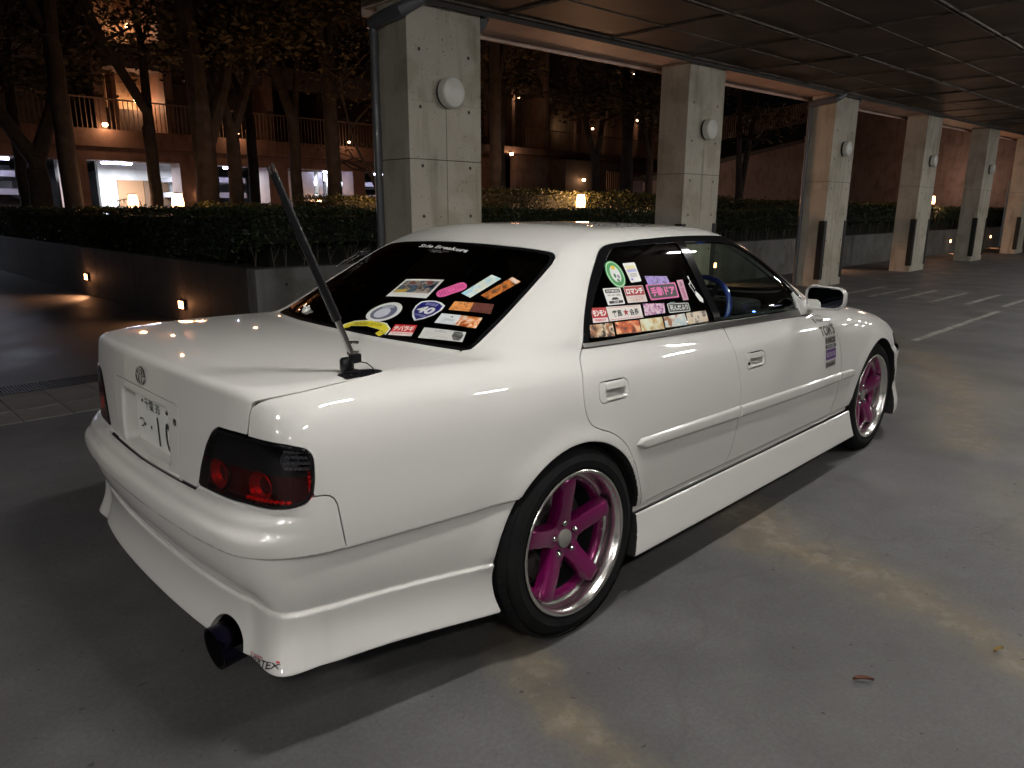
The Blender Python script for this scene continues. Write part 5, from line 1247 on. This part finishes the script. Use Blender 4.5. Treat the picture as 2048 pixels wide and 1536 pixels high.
M_cal2=mat('grey_cast_iron',(.16,.155,.15),.5,.4)
chair(3.28,13.2,.3,'iron chair left of the lit white garage bay lantern'); chair(5.9,11.6,-.4,'iron chair right of the thickest trunk behind the hedge'); chair(6.15,10.0,.2,'ornate iron chair directly right of the whip antenna'); chair(11.5,9.7,2.6,'iron chair right of the nearest pillar'); chair(17.5,12.6,.3,'iron chair left of the second pillar')
def table(x,y,label):
    c=empty('garden_table',(x,y,.66),label,'table'); q=MB(); q.lathe([(0,.70),(.42,.70),(.42,.67),(0,.67)],(x,y,.66),n=24); q.build('tabletop',M_cal2,c); q=MB(); q.tube([(x,y,.66),(x,y,1.33)],.03,8); q.build('pedestal',M_cal2,c,True)
table(6.9,9.6,'round dark garden table left of the nearest pillar'); table(5.2,12.3,'round dark table behind the whip antenna'); table(10.7,10.5,'round garden table right of the nearest pillar')
# ================================================================ CABIN, STICKERS, ANTENNAS, SMALL THINGS
M_seat=mat('dark_seat_fabric',(.03,.03,.034),.85); M_dash=mat('dashboard_plastic',(.025,.025,.028),.6)
def rb(nm,c,d,m,par,r=.04,rot=None):
    q=MB(); q.box(c,d,mtx=rot); return q.build(nm,m,par,True,bevel=r)
for y in (-.37,.37):
    s=rb('front_seat',(1.10,y,.52),(.50,.48,.16),M_seat,car,.05); 
    rb('backrest',(.84,y,.80),(.13,.46,.56),M_seat,s,.05,Matrix.Rotation(R(-16),4,'Y')); rb('headrest',(.765,y,1.10),(.09,.24,.15),M_seat,s,.035,Matrix.Rotation(R(-10),4,'Y'))
s=rb('rear_seat',(.10,0,.52),(.5,1.25,.16),M_seat,car,.05); rb('backrest',(-.06,0,.72),(.14,1.12,.40),M_seat,s,.05,Matrix.Rotation(R(-18),4,'Y'))
rb('parcel_shelf',(-.20,0,.905),(.26,1.10,.03),M_dash,car,.01)
rb('dashboard',(1.86,0,.80),(.40,1.42,.20),M_dash,car,.06); rb('instrument_cowl',(1.74,-.37,.915),(.20,.36,.07),M_dash,car,.03)
M_blue=mat('blue_lit_steering_wheel',(.02,.05,.35),.3,coat=.6)  # blue LED light on the rim is put into the base colour
sw=MB(); C=Vector((1.50,-.37,.905)); ax_=Matrix.Rotation(R(-66),4,'Y'); N_=40
V=[];Fc=[]
for i in range(N_):
    t=2*math.pi*i/N_
    for j in range(8):
        u=2*math.pi*j/8; rr=.175+.014*math.cos(u); V.append(C+ax_@Vector((rr*math.cos(t),rr*math.sin(t),.014*math.sin(u))))
for i in range(N_):
    for j in range(8): Fc.append((i*8+j,i*8+(j+1)%8,((i+1)%N_)*8+(j+1)%8,((i+1)%N_)*8+j))
sw._add(V,Fc); so_=sw.build('steering_wheel',M_blue,car,True)
for a in (90,210,330):
    q=MB(); e=C+ax_@Vector((.17*math.cos(R(a)),.17*math.sin(R(a)),0)); q.tube([C+ax_@Vector((0,0,-.03)),e],[.022,.012],8); q.build('spoke',M_dash,so_,True)
q=MB(); q.tube([C+ax_@Vector((0,0,-.03)),(1.78,-.37,.80)],[.03,.03],10); q.build('steering_column',M_dash,car,True)
q=MB(); q.lathe([(0,.012),(.030,.010),(.034,0)],(1.70,-.40,.925),'X',18); q.build('gauge_pod',M_dash,car,True)
q=MB(); q.box((1.43,0,1.215),(.03,.22,.065)); q.build('interior_mirror',M_dash,car,True,bevel=.012)
led=MB(); led.lathe([(0,.004),(.006,.003),(.007,0)],(1.655,-.60,.905),n=10); led.build('blue_indicator',emis('blue_led',(.05,.12,1.0),60),car)
q=MB(); q.box((1.66,-.60,.90),(.05,.08,.012)); q.build('indicator_mount',M_dash,car)
M_teal=mat('teal_cloth',(.02,.11,.12),.8)
q=MB(); q.lathe([(0,-.07),(.05,-.07),(.06,0),(.055,.07),(0,.08)],(1.62,.18,.98),n=16); tag(q.build('dashboard_pouch',M_teal,None,True),'small dark teal pouch standing on the dashboard behind the windscreen','pouch')
# small doll on the parcel shelf
fg=empty('doll',(-.24,.36,.935),'small doll with white head and black body on the parcel shelf inside the rear window','doll')
def at(o): o.parent=fg; return o
M_w=mat('white_vinyl',(.75,.75,.72),.4); M_k=mat('black_vinyl',(.02,.02,.025),.4)
q=MB(); q.lathe([(0,-.002),(.020,0),(.024,.02),(.018,.038),(0,.042)],(0,0,.0),n=14); at(q.build('torso',M_k,None,True))
q=MB(); q.lathe([(0,0),(.016,.004),(.021,.017),(.016,.031),(0,.036)],(0,0,.038),n=14); at(q.build('head',M_w,None,True))
for s_ in (-1,1):
    q=MB(); q.tube([(0,s_*.012,.068),(0,s_*.018,.080)],[.008,.004],8); at(q.build('ear',M_w,None,True)); q=MB(); q.tube([(-.004,s_*.018,.030),(-.02,s_*.028,.012)],[.008,.007],8); at(q.build('arm',M_k,None,True)); q=MB(); q.tube([(-.004,s_*.01,.006),(-.035,s_*.016,-.002)],[.010,.009],8); at(q.build('foot',M_k,None,True))
# ---- stickers
_sm={}
def SM(c,rough=.45):
    k=tuple(c)
    if k not in _sm: _sm[k]=mat('sticker_ink_%d'%len(_sm),tuple(v**2.2 for v in c),rough)
    return _sm[k]
def photo_mat(cols,scale,seed,lo=.36,hi=.64,dist=.8,axis=None):
    def f(t,b):
        n=t.nodes; tc=n.new('ShaderNodeTexCoord'); mp=n.new('ShaderNodeMapping'); mp.inputs['Location'].default_value=(seed*3.1,seed*1.7,seed); a=n.new('ShaderNodeTexNoise'); a.inputs['Scale'].default_value=scale; a.inputs['Detail'].default_value=5; a.inputs['Distortion'].default_value=dist
        t.links.new(tc.outputs['Object'],mp.inputs[0]); t.links.new(mp.outputs[0],a.inputs[0]); r=n.new('ShaderNodeValToRGB'); e=r.color_ramp.elements
        k=len(cols); e[0].position=lo; e[0].color=(*[v**2.2 for v in cols[0]],1); e[1].position=hi; e[1].color=(*[v**2.2 for v in cols[-1]],1)
        for i in range(1,k-1): x=e.new(lo+(hi-lo)*i/(k-1)); x.color=(*[v**2.2 for v in cols[i]],1)
        t.links.new(a.outputs[0],r.inputs[0]); t.links.new(r.outputs[0],b.inputs['Base Color'])
    return mat('printed_picture',cols[0],.45,fn=f)
class Sticker:
    """flat print laid on the body or glass: corners tl,tr,br,bl as (x,y,z) near the surface"""
    def __init__(s,cor,off=.0008,name='sticker',parent=None): s.c=np.array(cor,float); s.V=[];s.T=[];s.M=[];s.m=[];s.off=off;s.k=0;s.name=name;s.parent=parent
    def map(s,uv,layer):
        u=uv[:,0:1];v=uv[:,1:2]; a,b,c,d=s.c; P=(a*(1-u)+b*u)*(1-v)+(d*(1-u)+c*u)*v
        Q=P.copy(); Q[:,1]=np.abs(Q[:,1]); sg=np.sign(P[:,1]); Q=newton(Q,F,4); N=nrm(Q,F); Q=Q+N*(s.off+.00035*layer); Q[:,1]*=sg; return Q
    def add(s,uv,T,m):
        if m not in s.m: s.m.append(m)
        P=s.map(np.asarray(uv,float),s.k); b=len(s.V); s.V+=P.tolist(); s.T+=[tuple(int(i)+b for i in t) for t in T]; s.M+=[s.m.index(m)]*len(T)
    def rect(s,u0,v0,u1,v1,m,nx=6,ny=4,nl=True):
        U,W=np.meshgrid(np.linspace(u0,u1,nx+1),np.linspace(v0,v1,ny+1)); uv=np.stack([U.ravel(),W.ravel()],1); T=[]
        for j in range(ny):
            for i in range(nx): k=j*(nx+1)+i; T.append((k,k+nx+1,k+nx+2,k+1))
        s.add(uv,T,m); s.k+=nl; return s
    def poly(s,pts,m,nl=True):
        pts=np.asarray(pts,float); c=pts.mean(0); 
        from mathutils.geometry import tessellate_polygon
        T=tessellate_polygon([[Vector((p[0],p[1],0)) for p in pts]]); s.add(pts,[tuple(t) for t in T],m); s.k+=nl; return s
    def aspect(s): 
        w=np.linalg.norm(s.c[1]-s.c[0]); h=np.linalg.norm(s.c[3]-s.c[0]); return w/h
    def ell(s,cu,cv,ru,rv,m,n=28,nl=True): return s.poly([(cu+ru*math.cos(2*math.pi*i/n),cv+rv*math.sin(2*math.pi*i/n)) for i in range(n)],m,nl)
    def rrect(s,u0,v0,u1,v1,r,m,nl=True):
        A=s.aspect(); p=round_poly([(u0*A,v0),(u0*A,v1),(u1*A,v1),(u1*A,v0)],r,4); p[:,0]/=A; return s.poly(p,m,nl)
    def text(s,body,u0,v0,u1,v1,m,bold=.015,shear=0,nl=True):
        V,T,wd=text_tris(body,bold,shear); uv=np.stack([u0+(u1-u0)*V[:,0]/max(wd,1e-6),v1-(v1-v0)*V[:,1]],1); s.add(uv,T,m); s.k+=nl; return s
    def done(s,label=None):
        # orient outward
        V=np.array(s.V); T=s.T; 
        me=pyobj(s.name,V,T,s.m,s.parent,s.M)
        return me
W_=(.86,.86,.85); K_=(.06,.06,.06); RD=(.72,.10,.12); PK=(.86,.38,.62); NV=(.06,.05,.40)
GO=-.0036   # prints sit on the glass, which lies just under the body surface
def gs(c,o=GO,p=None): return Sticker([c[0],c[1],c[2],c[3]],o,'sticker',p)
gr=grear[0]
RO=-.0006
# rear window
s=gs([(-.021,-.018,1.133),(.011,-.208,1.142),(-.096,-.235,1.085),(-.128,-.032,1.077)],RO,gr); s.rect(0,0,1,1,SM(W_)); s.rect(.06,.10,.95,.76,photo_mat([(.10,.08,.12),(.30,.42,.52),(.12,.10,.12),(.72,.66,.60),(.10,.08,.10),(.55,.22,.22)],26,1,.34,.66,.5)); s.poly([(.08,.62),(.35,.58),(.38,.76),(.08,.76)],SM((.75,.62,.2))); s.done()
a=np.array([.013,-.297,1.137]); b=np.array([-.066,-.268,1.097]); 
s=gs([(-.055,-.235,1.104),(.030,-.300,1.144),(.000,-.355,1.124),(-.085,-.287,1.089)],RO,gr); s.rrect(0,.0,1,1,.49,SM(PK)); s.rect(.36,.24,.64,.78,SM((.70,.22,.45)),2,2); s.rect(.38,.28,.62,.74,SM((.90,.42,.66)),2,2)
for u in (.12,.20,.28,.72,.80,.88): s.poly([(u-.015,.25),(u+.015,.25),(u+.015,.75),(u-.015,.75)],SM((.72,.26,.48)),False)
s.done()
s=gs([(-.030,-.350,1.107),(.092,-.377,1.166),(.087,-.432,1.156),(-.036,-.405,1.096)],RO,gr); s.rect(0,0,1,1,photo_mat([(.62,.80,.88),(.82,.86,.84),(.86,.85,.78)],26,4)); s.done()
s=gs([(-.011,-.432,1.105),(.111,-.463,1.163),(.103,-.515,1.15),(-.018,-.479,1.095)],RO,gr); s.rect(0,0,1,1,photo_mat([(.20,.12,.10),(.55,.30,.14),(.82,.50,.24),(.30,.20,.18)],24,6)); s.rect(.86,.05,.98,.95,SM((.84,.76,.72)),1,3); s.done()
s=gs([(-.072,-.364,1.084),(-.027,-.516,1.083),(-.069,-.544,1.057),(-.114,-.38,1.06)],RO,gr); s.rect(0,0,.5,1,photo_mat([(.62,.30,.16),(.90,.62,.36),(.78,.46,.22)],30,8)); s.rect(.5,0,1,1,photo_mat([(.30,.17,.16),(.42,.25,.22),(.34,.20,.20)],26,9)); s.done()
s=gs([(-.137,-.372,1.049),(-.094,-.532,1.046),(-.141,-.55,1.018),(-.183,-.388,1.023)],RO,gr); s.rect(0,0,.5,1,SM((.80,.82,.84)),3,3,False); s.rect(.5,0,1,1,photo_mat([(.55,.22,.08),(.85,.50,.20),(.9,.82,.76)],34,11,.38,.6)); s.text('ZARD',.16,.46,.42,.66,SM((.50,.52,.52)),0); s.poly([(.27,.32),(.31,.18),(.35,.32)],SM(K_)); s.done()
s=gs([(-.214,-.373,1.009),(-.169,-.535,1.007),(-.208,-.56,.982),(-.262,-.399,.983)],RO,gr); s.rect(0,0,1,1,SM((.78,.78,.77))); s.text('ZARD',.28,.12,.55,.32,SM((.5,.5,.5)),0); s.poly([(.10,.45),(.50,.50),(.50,.52),(.10,.47)],SM((.58,.58,.58)),False); s.poly([(.35,.72),(.66,.76),(.66,.785),(.35,.745)],SM((.58,.58,.58))); s.poly([(.74,.10),(.92,.06),(.97,.4),(.93,.9),(.80,.92),(.72,.55)],photo_mat([(.08,.08,.08),(.45,.45,.44),(.12,.12,.12)],40,13)); s.done()
s=gs([(-.242,-.247,1.008),(-.216,-.338,1.012),(-.266,-.369,.985),(-.296,-.278,.982)],RO,gr); s.rect(0,0,1,1,SM((.86,.82,.80))); s.rect(0,0,1,.66,SM((.74,.12,.14))); s.text('チバラギ',.05,.08,.95,.58,SM((.90,.88,.86)),.05); s.poly([(.1,.80),(.9,.80),(.9,.84),(.1,.84)],SM((.7,.3,.3))); s.done()
# route shield
sc=[(-.100,-.225,1.080),(-.088,-.352,1.080),(-.200,-.372,1.022),(-.208,-.238,1.024)]
s=gs(sc,RO,gr); sh=np.array([(.04,.14),(.25,.04),(.5,.0),(.75,.04),(.96,.14),(.99,.36),(.90,.62),(.72,.84),(.5,1.0),(.28,.84),(.10,.62),(.01,.36)]); s.poly(sh,SM(W_)); s.poly((sh-[.5,.46])*.86+[.5,.46],SM(NV)); s.text('都民国道',.28,.13,.72,.26,SM((.62,.62,.82)),.01); s.text('40',.20,.32,.80,.64,SM(W_),.045,.1); s.text('EXPRESS',.30,.70,.70,.78,SM((.62,.62,.82)),.02); s.done()
# yellow banner ribbon
s=gs([(-.275,-.010,1.001),(-.235,-.235,1.012),(-.320,-.280,.973),(-.352,-.040,.974)],RO,gr)
rb_=[(.02,.35),(.16,.12),(.5,.02),(.84,.14),(.98,.38),(.98,.72),(.84,.50),(.5,.38),(.18,.46),(.04,.72)]
s.poly((np.array(rb_)-[.5,.37])*[1.06,1.22]+[.5,.37],SM(W_)); s.poly(rb_,SM((.86,.80,.22))); s.text('SQUID FEVER',.20,.16,.80,.36,SM((.40,.34,.10)),0,.1); s.poly([(.84,.52),(.97,.74),(.93,.98),(.80,.80)],SM((.80,.74,.20))); s.poly([(.03,.70),(.17,.48),(.20,.60),(.08,.82)],SM((.80,.74,.20))); s.done()
# plain grey and white round sticker in place of the cartoon
s=gs([(-.165,-.040,1.060),(-.130,-.185,1.067),(-.245,-.225,1.013),(-.275,-.060,1.006)],RO,gr); s.ell(.5,.5,.48,.48,SM(W_),40); s.ell(.5,.52,.36,.36,SM((.36,.38,.47))); s.ell(.48,.56,.22,.24,SM((.78,.79,.83))); s.poly([(.30,.25),(.62,.16),(.70,.30),(.36,.38)],SM((.62,.64,.70))); s.done()
# team name along the top edge
s=gs([(.226,.206,1.251),(.200,-.135,1.243),(.176,-.145,1.232),(.200,.190,1.24)],RO,gr); s.text('Side Breakers',0,.0,1,1.0,SM((.78,.78,.78)),.03,.25); s.done()
s=gs([(.180,.095,1.234),(.172,-.045,1.232),(.156,-.045,1.225),(.164,.095,1.226)],RO,gr); s.text('drive safely 2020',0,0,1,.45,SM((.6,.6,.6)),.01); s.text('chiba crew',.2,.6,.8,1,SM((.6,.6,.6)),.01); s.done()
# rear side window
gp=gside[0]
s=gs([(.395,-.632,1.213),(.490,-.634,1.213),(.487,-.700,1.120),(.388,-.697,1.122)],GO,gp); s.ell(.5,.5,.5,.5,SM((.22,.58,.30))); s.ell(.5,.5,.46,.46,SM((.78,.86,.78))); s.ell(.5,.5,.43,.43,SM((.20,.55,.28))); s.ell(.5,.5,.28,.30,SM((.80,.82,.82))); s.ell(.5,.27,.12,.08,SM((.85,.72,.15))); s.ell(.42,.56,.07,.08,SM((.25,.45,.30))); s.ell(.60,.60,.08,.07,SM((.55,.50,.58))); s.ell(.5,.74,.08,.06,SM((.25,.50,.30))); s.done()
s=gs([(.508,-.645,1.202),(.583,-.646,1.202),(.574,-.689,1.135),(.507,-.689,1.133)],GO,gp); s.rrect(0,0,1,1,.08,SM(W_)); s.rect(.14,.16,.86,.34,SM((.85,.82,.62)),2,2); s.rect(.12,.34,.88,.48,SM((.66,.66,.86)),2,2)
for v in (.56,.63,.70): s.poly([(.2,v),(.8,v),(.8,v+.025),(.2,v+.025)],SM((.45,.45,.5)),False)
s.rect(.14,.80,.30,.90,SM((.5,.45,.8)),1,1); s.done()
s=gs([(.335,-.692,1.125),(.433,-.696,1.122),(.421,-.73,1.067),(.326,-.727,1.069)],GO,gp); s.rrect(0,0,1,1,.08,SM(W_)); s.rect(.08,.08,.92,.30,SM((.12,.12,.13)),2,1); s.text('AUTOMOBILE',.14,.12,.86,.26,SM(W_),.02); s.text('WHY NOT DRIVE',.12,.38,.88,.50,SM((.25,.25,.25)),.01); s.poly([(.3,.68),(.38,.58),(.62,.58),(.70,.68),(.74,.72),(.26,.72)],SM(K_)); s.rect(.10,.78,.90,.93,SM((.12,.12,.13)),2,1); s.text('CLUB',.35,.81,.65,.90,SM(W_),.02); s.done()
s=gs([(.451,-.695,1.124),(.568,-.698,1.121),(.554,-.734,1.064),(.438,-.73,1.068)],GO,gp); s.rrect(0,0,1,1,.06,SM((.82,.76,.74))); s.rect(.02,.03,.98,.58,SM((.62,.10,.12)),3,2); s.text('ロマンチ',.08,.14,.92,.50,SM(W_),.05); s.text('シートベルト',.2,.66,.85,.75,SM((.7,.2,.2)),.01); s.text('しめよう',.3,.80,.8,.89,SM((.7,.2,.2)),.01); s.done()
s=gs([(.604,-.679,1.152),(.745,-.686,1.143),(.745,-.702,1.115),(.604,-.700,1.119)],GO,gp); s.rect(0,0,1,1,photo_mat([(.42,.34,.62),(.62,.52,.82),(.30,.25,.45)],60,3)); s.done()
s=gs([(.585,-.698,1.122),(.782,-.701,1.118),(.765,-.737,1.063),(.577,-.733,1.066)],GO,gp); s.rrect(0,0,1,1,.14,SM((.80,.32,.58))); s.rrect(.045,.09,.955,.91,.08,SM((.10,.03,.08))); s.text('手動ドア',.10,.20,.90,.80,SM((.84,.36,.62)),.04); s.done()
s=gs([(.797,-.698,1.125),(.841,-.698,1.124),(.82,-.745,1.049),(.78,-.745,1.05)],GO,gp); s.rect(0,0,1,1,SM((.72,.50,.60)),2,4); s.text('5',.3,.1,.7,.3,SM((.3,.1,.2)),.02); s.rect(.3,.4,.7,.9,SM((.62,.36,.48)),1,2); s.done()
s=gs([(.235,-.725,1.068),(.309,-.73,1.064),(.293,-.758,1.018),(.214,-.753,1.022)],GO,gp); s.rect(0,0,1,1,SM((.84,.80,.80))); s.rect(0,0,1,.70,SM((.66,.10,.12))); s.text('モンモン',.05,.16,.95,.58,SM(W_),.06); s.text('ENERGY',.15,.78,.85,.92,SM((.7,.12,.14)),.03); s.done()
s=gs([(.311,-.729,1.065),(.503,-.737,1.057),(.49,-.764,1.014),(.299,-.758,1.019)],GO,gp); s.rect(0,0,1,1,SM((.84,.82,.80)))
for v in (.07,.90): s.rect(.02,v,.98,v+.03,SM((.7,.2,.22)),4,1,False)
s.k+=1; s.text('痛風',.12,.26,.40,.76,SM((.12,.16,.14)),.03); s.text('会長',.62,.26,.90,.76,SM((.12,.16,.14)),.03); A=s.aspect()
s.poly([(.51+(.085 if k%2==0 else .035)*math.sin(math.pi*k/5),.50-(.085 if k%2==0 else .035)*A*math.cos(math.pi*k/5)) for k in range(10)],SM((.60,.06,.10))); s.done()
s=gs([(.521,-.736,1.059),(.649,-.744,1.05),(.63,-.764,1.017),(.503,-.761,1.018)],GO,gp); s.rect(0,0,1,1,photo_mat([(.30,.24,.48),(.72,.45,.60),(.85,.78,.84),(.62,.35,.52)],55,5)); s.done()
s=gs([(.666,-.744,1.05),(.809,-.75,1.042),(.798,-.77,1.009),(.655,-.766,1.015)],GO,gp); s.rrect(0,.06,1,1,.14,SM((.75,.77,.75))); s.rrect(.035,.14,.965,.92,.09,SM((.05,.06,.06))); s.text('死んだふり',.08,.26,.92,.80,SM((.80,.82,.80)),.02); s.rect(.12,-.06,.38,.10,SM((.35,.42,.38)),2,1); s.done()
for i,(c,cols) in enumerate([([(.192,-.755,1.017),(.309,-.761,1.014),(.296,-.785,.971),(.174,-.777,.978)],[(.16,.09,.06),(.62,.42,.28),(.85,.78,.66),(.20,.12,.09)]),
  ([(.321,-.761,1.013),(.457,-.767,1.009),(.444,-.789,.968),(.308,-.784,.975)],[(.30,.08,.04),(.80,.36,.12),(.86,.66,.50)]),
  ([(.462,-.766,1.009),(.599,-.77,1.006),(.587,-.793,.963),(.447,-.789,.969)],[(.80,.82,.74),(.78,.74,.58),(.70,.52,.28)]),
  ([(.609,-.771,1.005),(.752,-.772,1.005),(.741,-.795,.962),(.595,-.792,.967)],[(.66,.74,.76),(.82,.82,.78),(.55,.34,.20)]),
  ([(.761,-.772,1.005),(.904,-.774,1.002),(.894,-.796,.961),(.746,-.795,.963)],[(.42,.32,.28),(.80,.76,.70),(.78,.68,.56)])]):
    s=gs(c,GO,gp); s.rect(0,0,1,1,photo_mat(cols,26,20+i,.38,.62,.4)); 
    if i>0: s.rect(0,.97,1,1,SM((.5,.4,.3)),3,1)
    s.done()
# white outline animal-free scribble in place of the cartoon at the pillar
s=gs([(.858,-.690,1.139),(.910,-.690,1.139),(.925,-.757,1.030),(.868,-.757,1.030)],GO,gp); s.poly([(.30,.70),(.55,.55),(.80,.68),(.98,.86),(.80,1.0),(.45,.92)],SM(W_)); s.poly([(.10,.30),(.16,.28),(.38,.62),(.32,.66)],SM(W_)); s.poly([(.45,.05),(.60,.02),(.62,.12),(.50,.16)],SM(W_)); s.poly([(.46,.16),(.52,.14),(.62,.50),(.54,.52)],SM(W_)); s.poly([(.10,.30),(.40,.24),(.42,.29),(.14,.36)],SM(W_)); s.done()
# front door brand stickers
def ds(c): return Sticker(c,.0016,'sticker',fdoor[0])
s=ds([(1.845,-.812,.876),(1.965,-.812,.866),(1.965,-.825,.848),(1.850,-.826,.852)]); s.rect(0,.0,.16,1,SM((.12,.12,.12)),1,1); s.text("Wako's",.25,.05,1,.95,SM((.14,.14,.14)),.04,.1); s.done()
s=ds([(1.858,-.840,.835),(2.036,-.835,.836),(2.030,-.858,.784),(1.872,-.858,.786)]); s.text("TOM'S",0,0,1,1,SM((.24,.22,.18)),.035); s.done()
s=ds([(1.903,-.859,.778),(2.032,-.860,.776),(2.034,-.867,.720),(1.908,-.866,.722)]); s.rect(0,0,1,.60,SM((.55,.53,.50)),3,2); s.text('HKS',.06,.08,.94,.55,SM((.12,.12,.12)),.05); s.rect(0,.70,1,1,SM((.10,.10,.10)),3,1); s.text('POWER',.15,.76,.85,.94,SM((.8,.8,.8)),.02); s.done()
s=ds([(1.912,-.867,.715),(2.036,-.868,.714),(2.038,-.872,.662),(1.914,-.871,.662)]); s.rect(0,0,1,1,SM((.34,.20,.46)),3,3); s.rect(.08,.30,.92,.70,SM((.66,.62,.68)),3,1); s.text('NEUTEC',.14,.36,.86,.64,SM((.34,.20,.46)),.03); s.done()
s=ds([(1.914,-.872,.652),(2.038,-.872,.654),(2.040,-.874,.624),(1.916,-.874,.622)]); s.rect(0,0,1,1,SM((.50,.49,.47)),3,1); s.text('Brembo',.08,.12,.92,.88,SM((.16,.16,.16)),.04); s.done()
# script logo on the rear lip
s=Sticker([(-.990,-.588,.258),(-.958,-.728,.288),(-.966,-.742,.262),(-.990,-.640,.238)],.0016,'sticker',car); s.c=np.array([(-.992,-.599,.258),(-.963,-.724,.279),(-.974,-.734,.258),(-.999,-.612,.239)]); s.text('VERTEX',0,.36,1,.84,SM((.10,.10,.10)),.03,.15); s.text('Traum',.02,0,.52,.34,SM((.72,.30,.38)),.01,.4); s.poly([(0,.92),(.96,.90),(.96,.96),(0,.98)],SM((.3,.3,.3)),False); s.poly([(.90,.12),(.97,.12),(.97,.32),(.90,.32)],SM((.75,.12,.12))); s.done()
# ---- whip antenna standing on the boot edge
M_rod=mat('black_rod',(.006,.006,.008),.35,coat=.3,spec=.3); M_steelr=mat('stainless_rod',(.55,.54,.52),.14,1)
an=empty('whip_antenna',(-.650,-.640,.965),'thick black whip antenna with steel lower section clamped to the boot lid edge','antenna')
b0=Vector((-.655,-.628,1.012)); tp=Vector((-.838,-.600,1.498)); j1=b0.lerp(tp,.20)
q=MB(); q.tube([b0,b0.lerp(tp,.04),j1],[.0075,.0085,.0085],12); q.build('lower_section',M_steelr,an,True)
q=MB(); q.tube([j1,b0.lerp(tp,.21),b0.lerp(tp,.95),b0.lerp(tp,.955)],[.0115,.0125,.0095,.006],14); q.build('black_sleeve',M_rod,an,True)
sd=Vector((.004,-.0055,0))
for k,(o_,l_) in enumerate(((sd*1.0,1.0),(sd*-1.0,.985),(Vector((-.004,.003,0)),.97))):
    q=MB(); q.tube([b0.lerp(tp,.93)+o_,b0.lerp(tp,l_)+o_],.0042,8); q.build('tip_rod',M_steelr,an,True)
q=MB(); q.tube([b0+Vector((.013,-.013,.034)),b0+Vector((-.013,.013,.034))],.0045,8); q.build('clamp_screw',M_steelr,an,True)
q=MB(); q.tube([b0+Vector((.012,-.014,.006)),b0+Vector((-.008,.010,.006))],.006,8); q.build('clamp_screw',M_steelr,an,True)
q=MB(); q.box((-.652,-.636,1.004),(.030,.022,.026)); q.build('hinge_block',M_rod,an,True,bevel=.005)
q=MB(); q.lathe([(0,.0),(.017,.0),(.019,.006),(.019,.030),(.015,.036),(0,.037)],(-.667,-.618,.968),n=20); q.build('socket',M_rod,an,True)
q=MB(); q.lathe([(0,-.002),(.022,-.002),(.024,.003),(.018,.006),(0,.007)],(-.660,-.628,.966),n=20); q.build('socket_base',M_rod,an,True)
# bracket strip folded over the lid edge
pl_=round_poly([(-.708,.630),(-.705,.676),(-.590,.672),(-.585,.655),(-.602,.632),(-.625,.622)],.008,3)
P=surf([p[0] for p in pl_],[p[1] for p in pl_],.965,.0022); n=len(P); V=[(a[0],-a[1],a[2]+.0) for a in P]+[(a[0],-a[1],a[2]-.0035) for a in P]
pyobj('bracket',V,[tuple(range(n)),tuple(range(n,2*n))[::-1]]+[(i,(i+1)%n,n+(i+1)%n,n+i) for i in range(n)],M_rod,an)
q=MB(); 
for xx in (-.685,-.612): q.lathe([(0,.004),(.004,.003),(.0045,0)],(xx,-.662,.9655),n=8); 
tag(q.build('bracket_screw',M_steelr,an,True),kind=None)
q=MB(); q.tube([(-.648,-.650,.996),(-.628,-.655,.990),(-.612,-.655,.976),(-.604,-.655,.966)],.0016,6); q.build('coax_cable',M_rod,an,True)
# ---- small second antenna on the far rear pillar
a2=empty('side_antenna',(.19,.60,1.18),'small twin-rod antenna fixed beside the far edge of the rear window','antenna')
q=MB(); q.box((.195,.60,1.195),(.055,.03,.022)); q.build('base',M_rod,a2,True,bevel=.006)
q=MB(); q.tube([(.215,.60,1.218),(.075,.60,1.158)],.0035,6); q.build('upper_rod',M_steelr,a2,True)
q=MB(); q.tube([(.10,.60,1.168),(.045,.60,1.140)],.0055,6); q.build('rod_sleeve',M_rod,a2,True)
q=MB(); q.tube([(.18,.60,1.192),(.09,.60,1.150)],.0025,6); q.build('lower_rod',M_steelr,a2,True)
# ---- fallen leaves
def leaf(x,y,rz,L_,label,c):
    q=MB(); n=7; V=[];Fc=[]
    for i in range(n+1):
        t=i/n; w_=.32*L_*math.sin(math.pi*t**.8)**.8*(1-.1*t); 
        z=.002+.004*math.sin(t*3); V+= [(L_*(t-.5),-w_/2,z+.010),(L_*(t-.5),0,z),(L_*(t-.5),w_/2,z+.008)]
    for i in range(n): Fc+=[(3*i,3*i+1,3*i+4,3*i+3),(3*i+1,3*i+2,3*i+5,3*i+4)]
    q._add(V,Fc); o=q.build('fallen_leaf',mat('dry_leaf',c,.7),None,True); o.location=(x,y,.006); o.rotation_euler=(0,0,rz); tag(o,label,'leaf','dry leaves on the floor')
    return o
leaf(.42,-1.67,R(-50),.062,'reddish brown dry leaf lying on the floor in the lower right foreground',(.11,.035,.018))
leaf(.89,-1.92,R(-20),.050,'small yellowish dry leaf near the right edge of the floor',(.28,.19,.06))
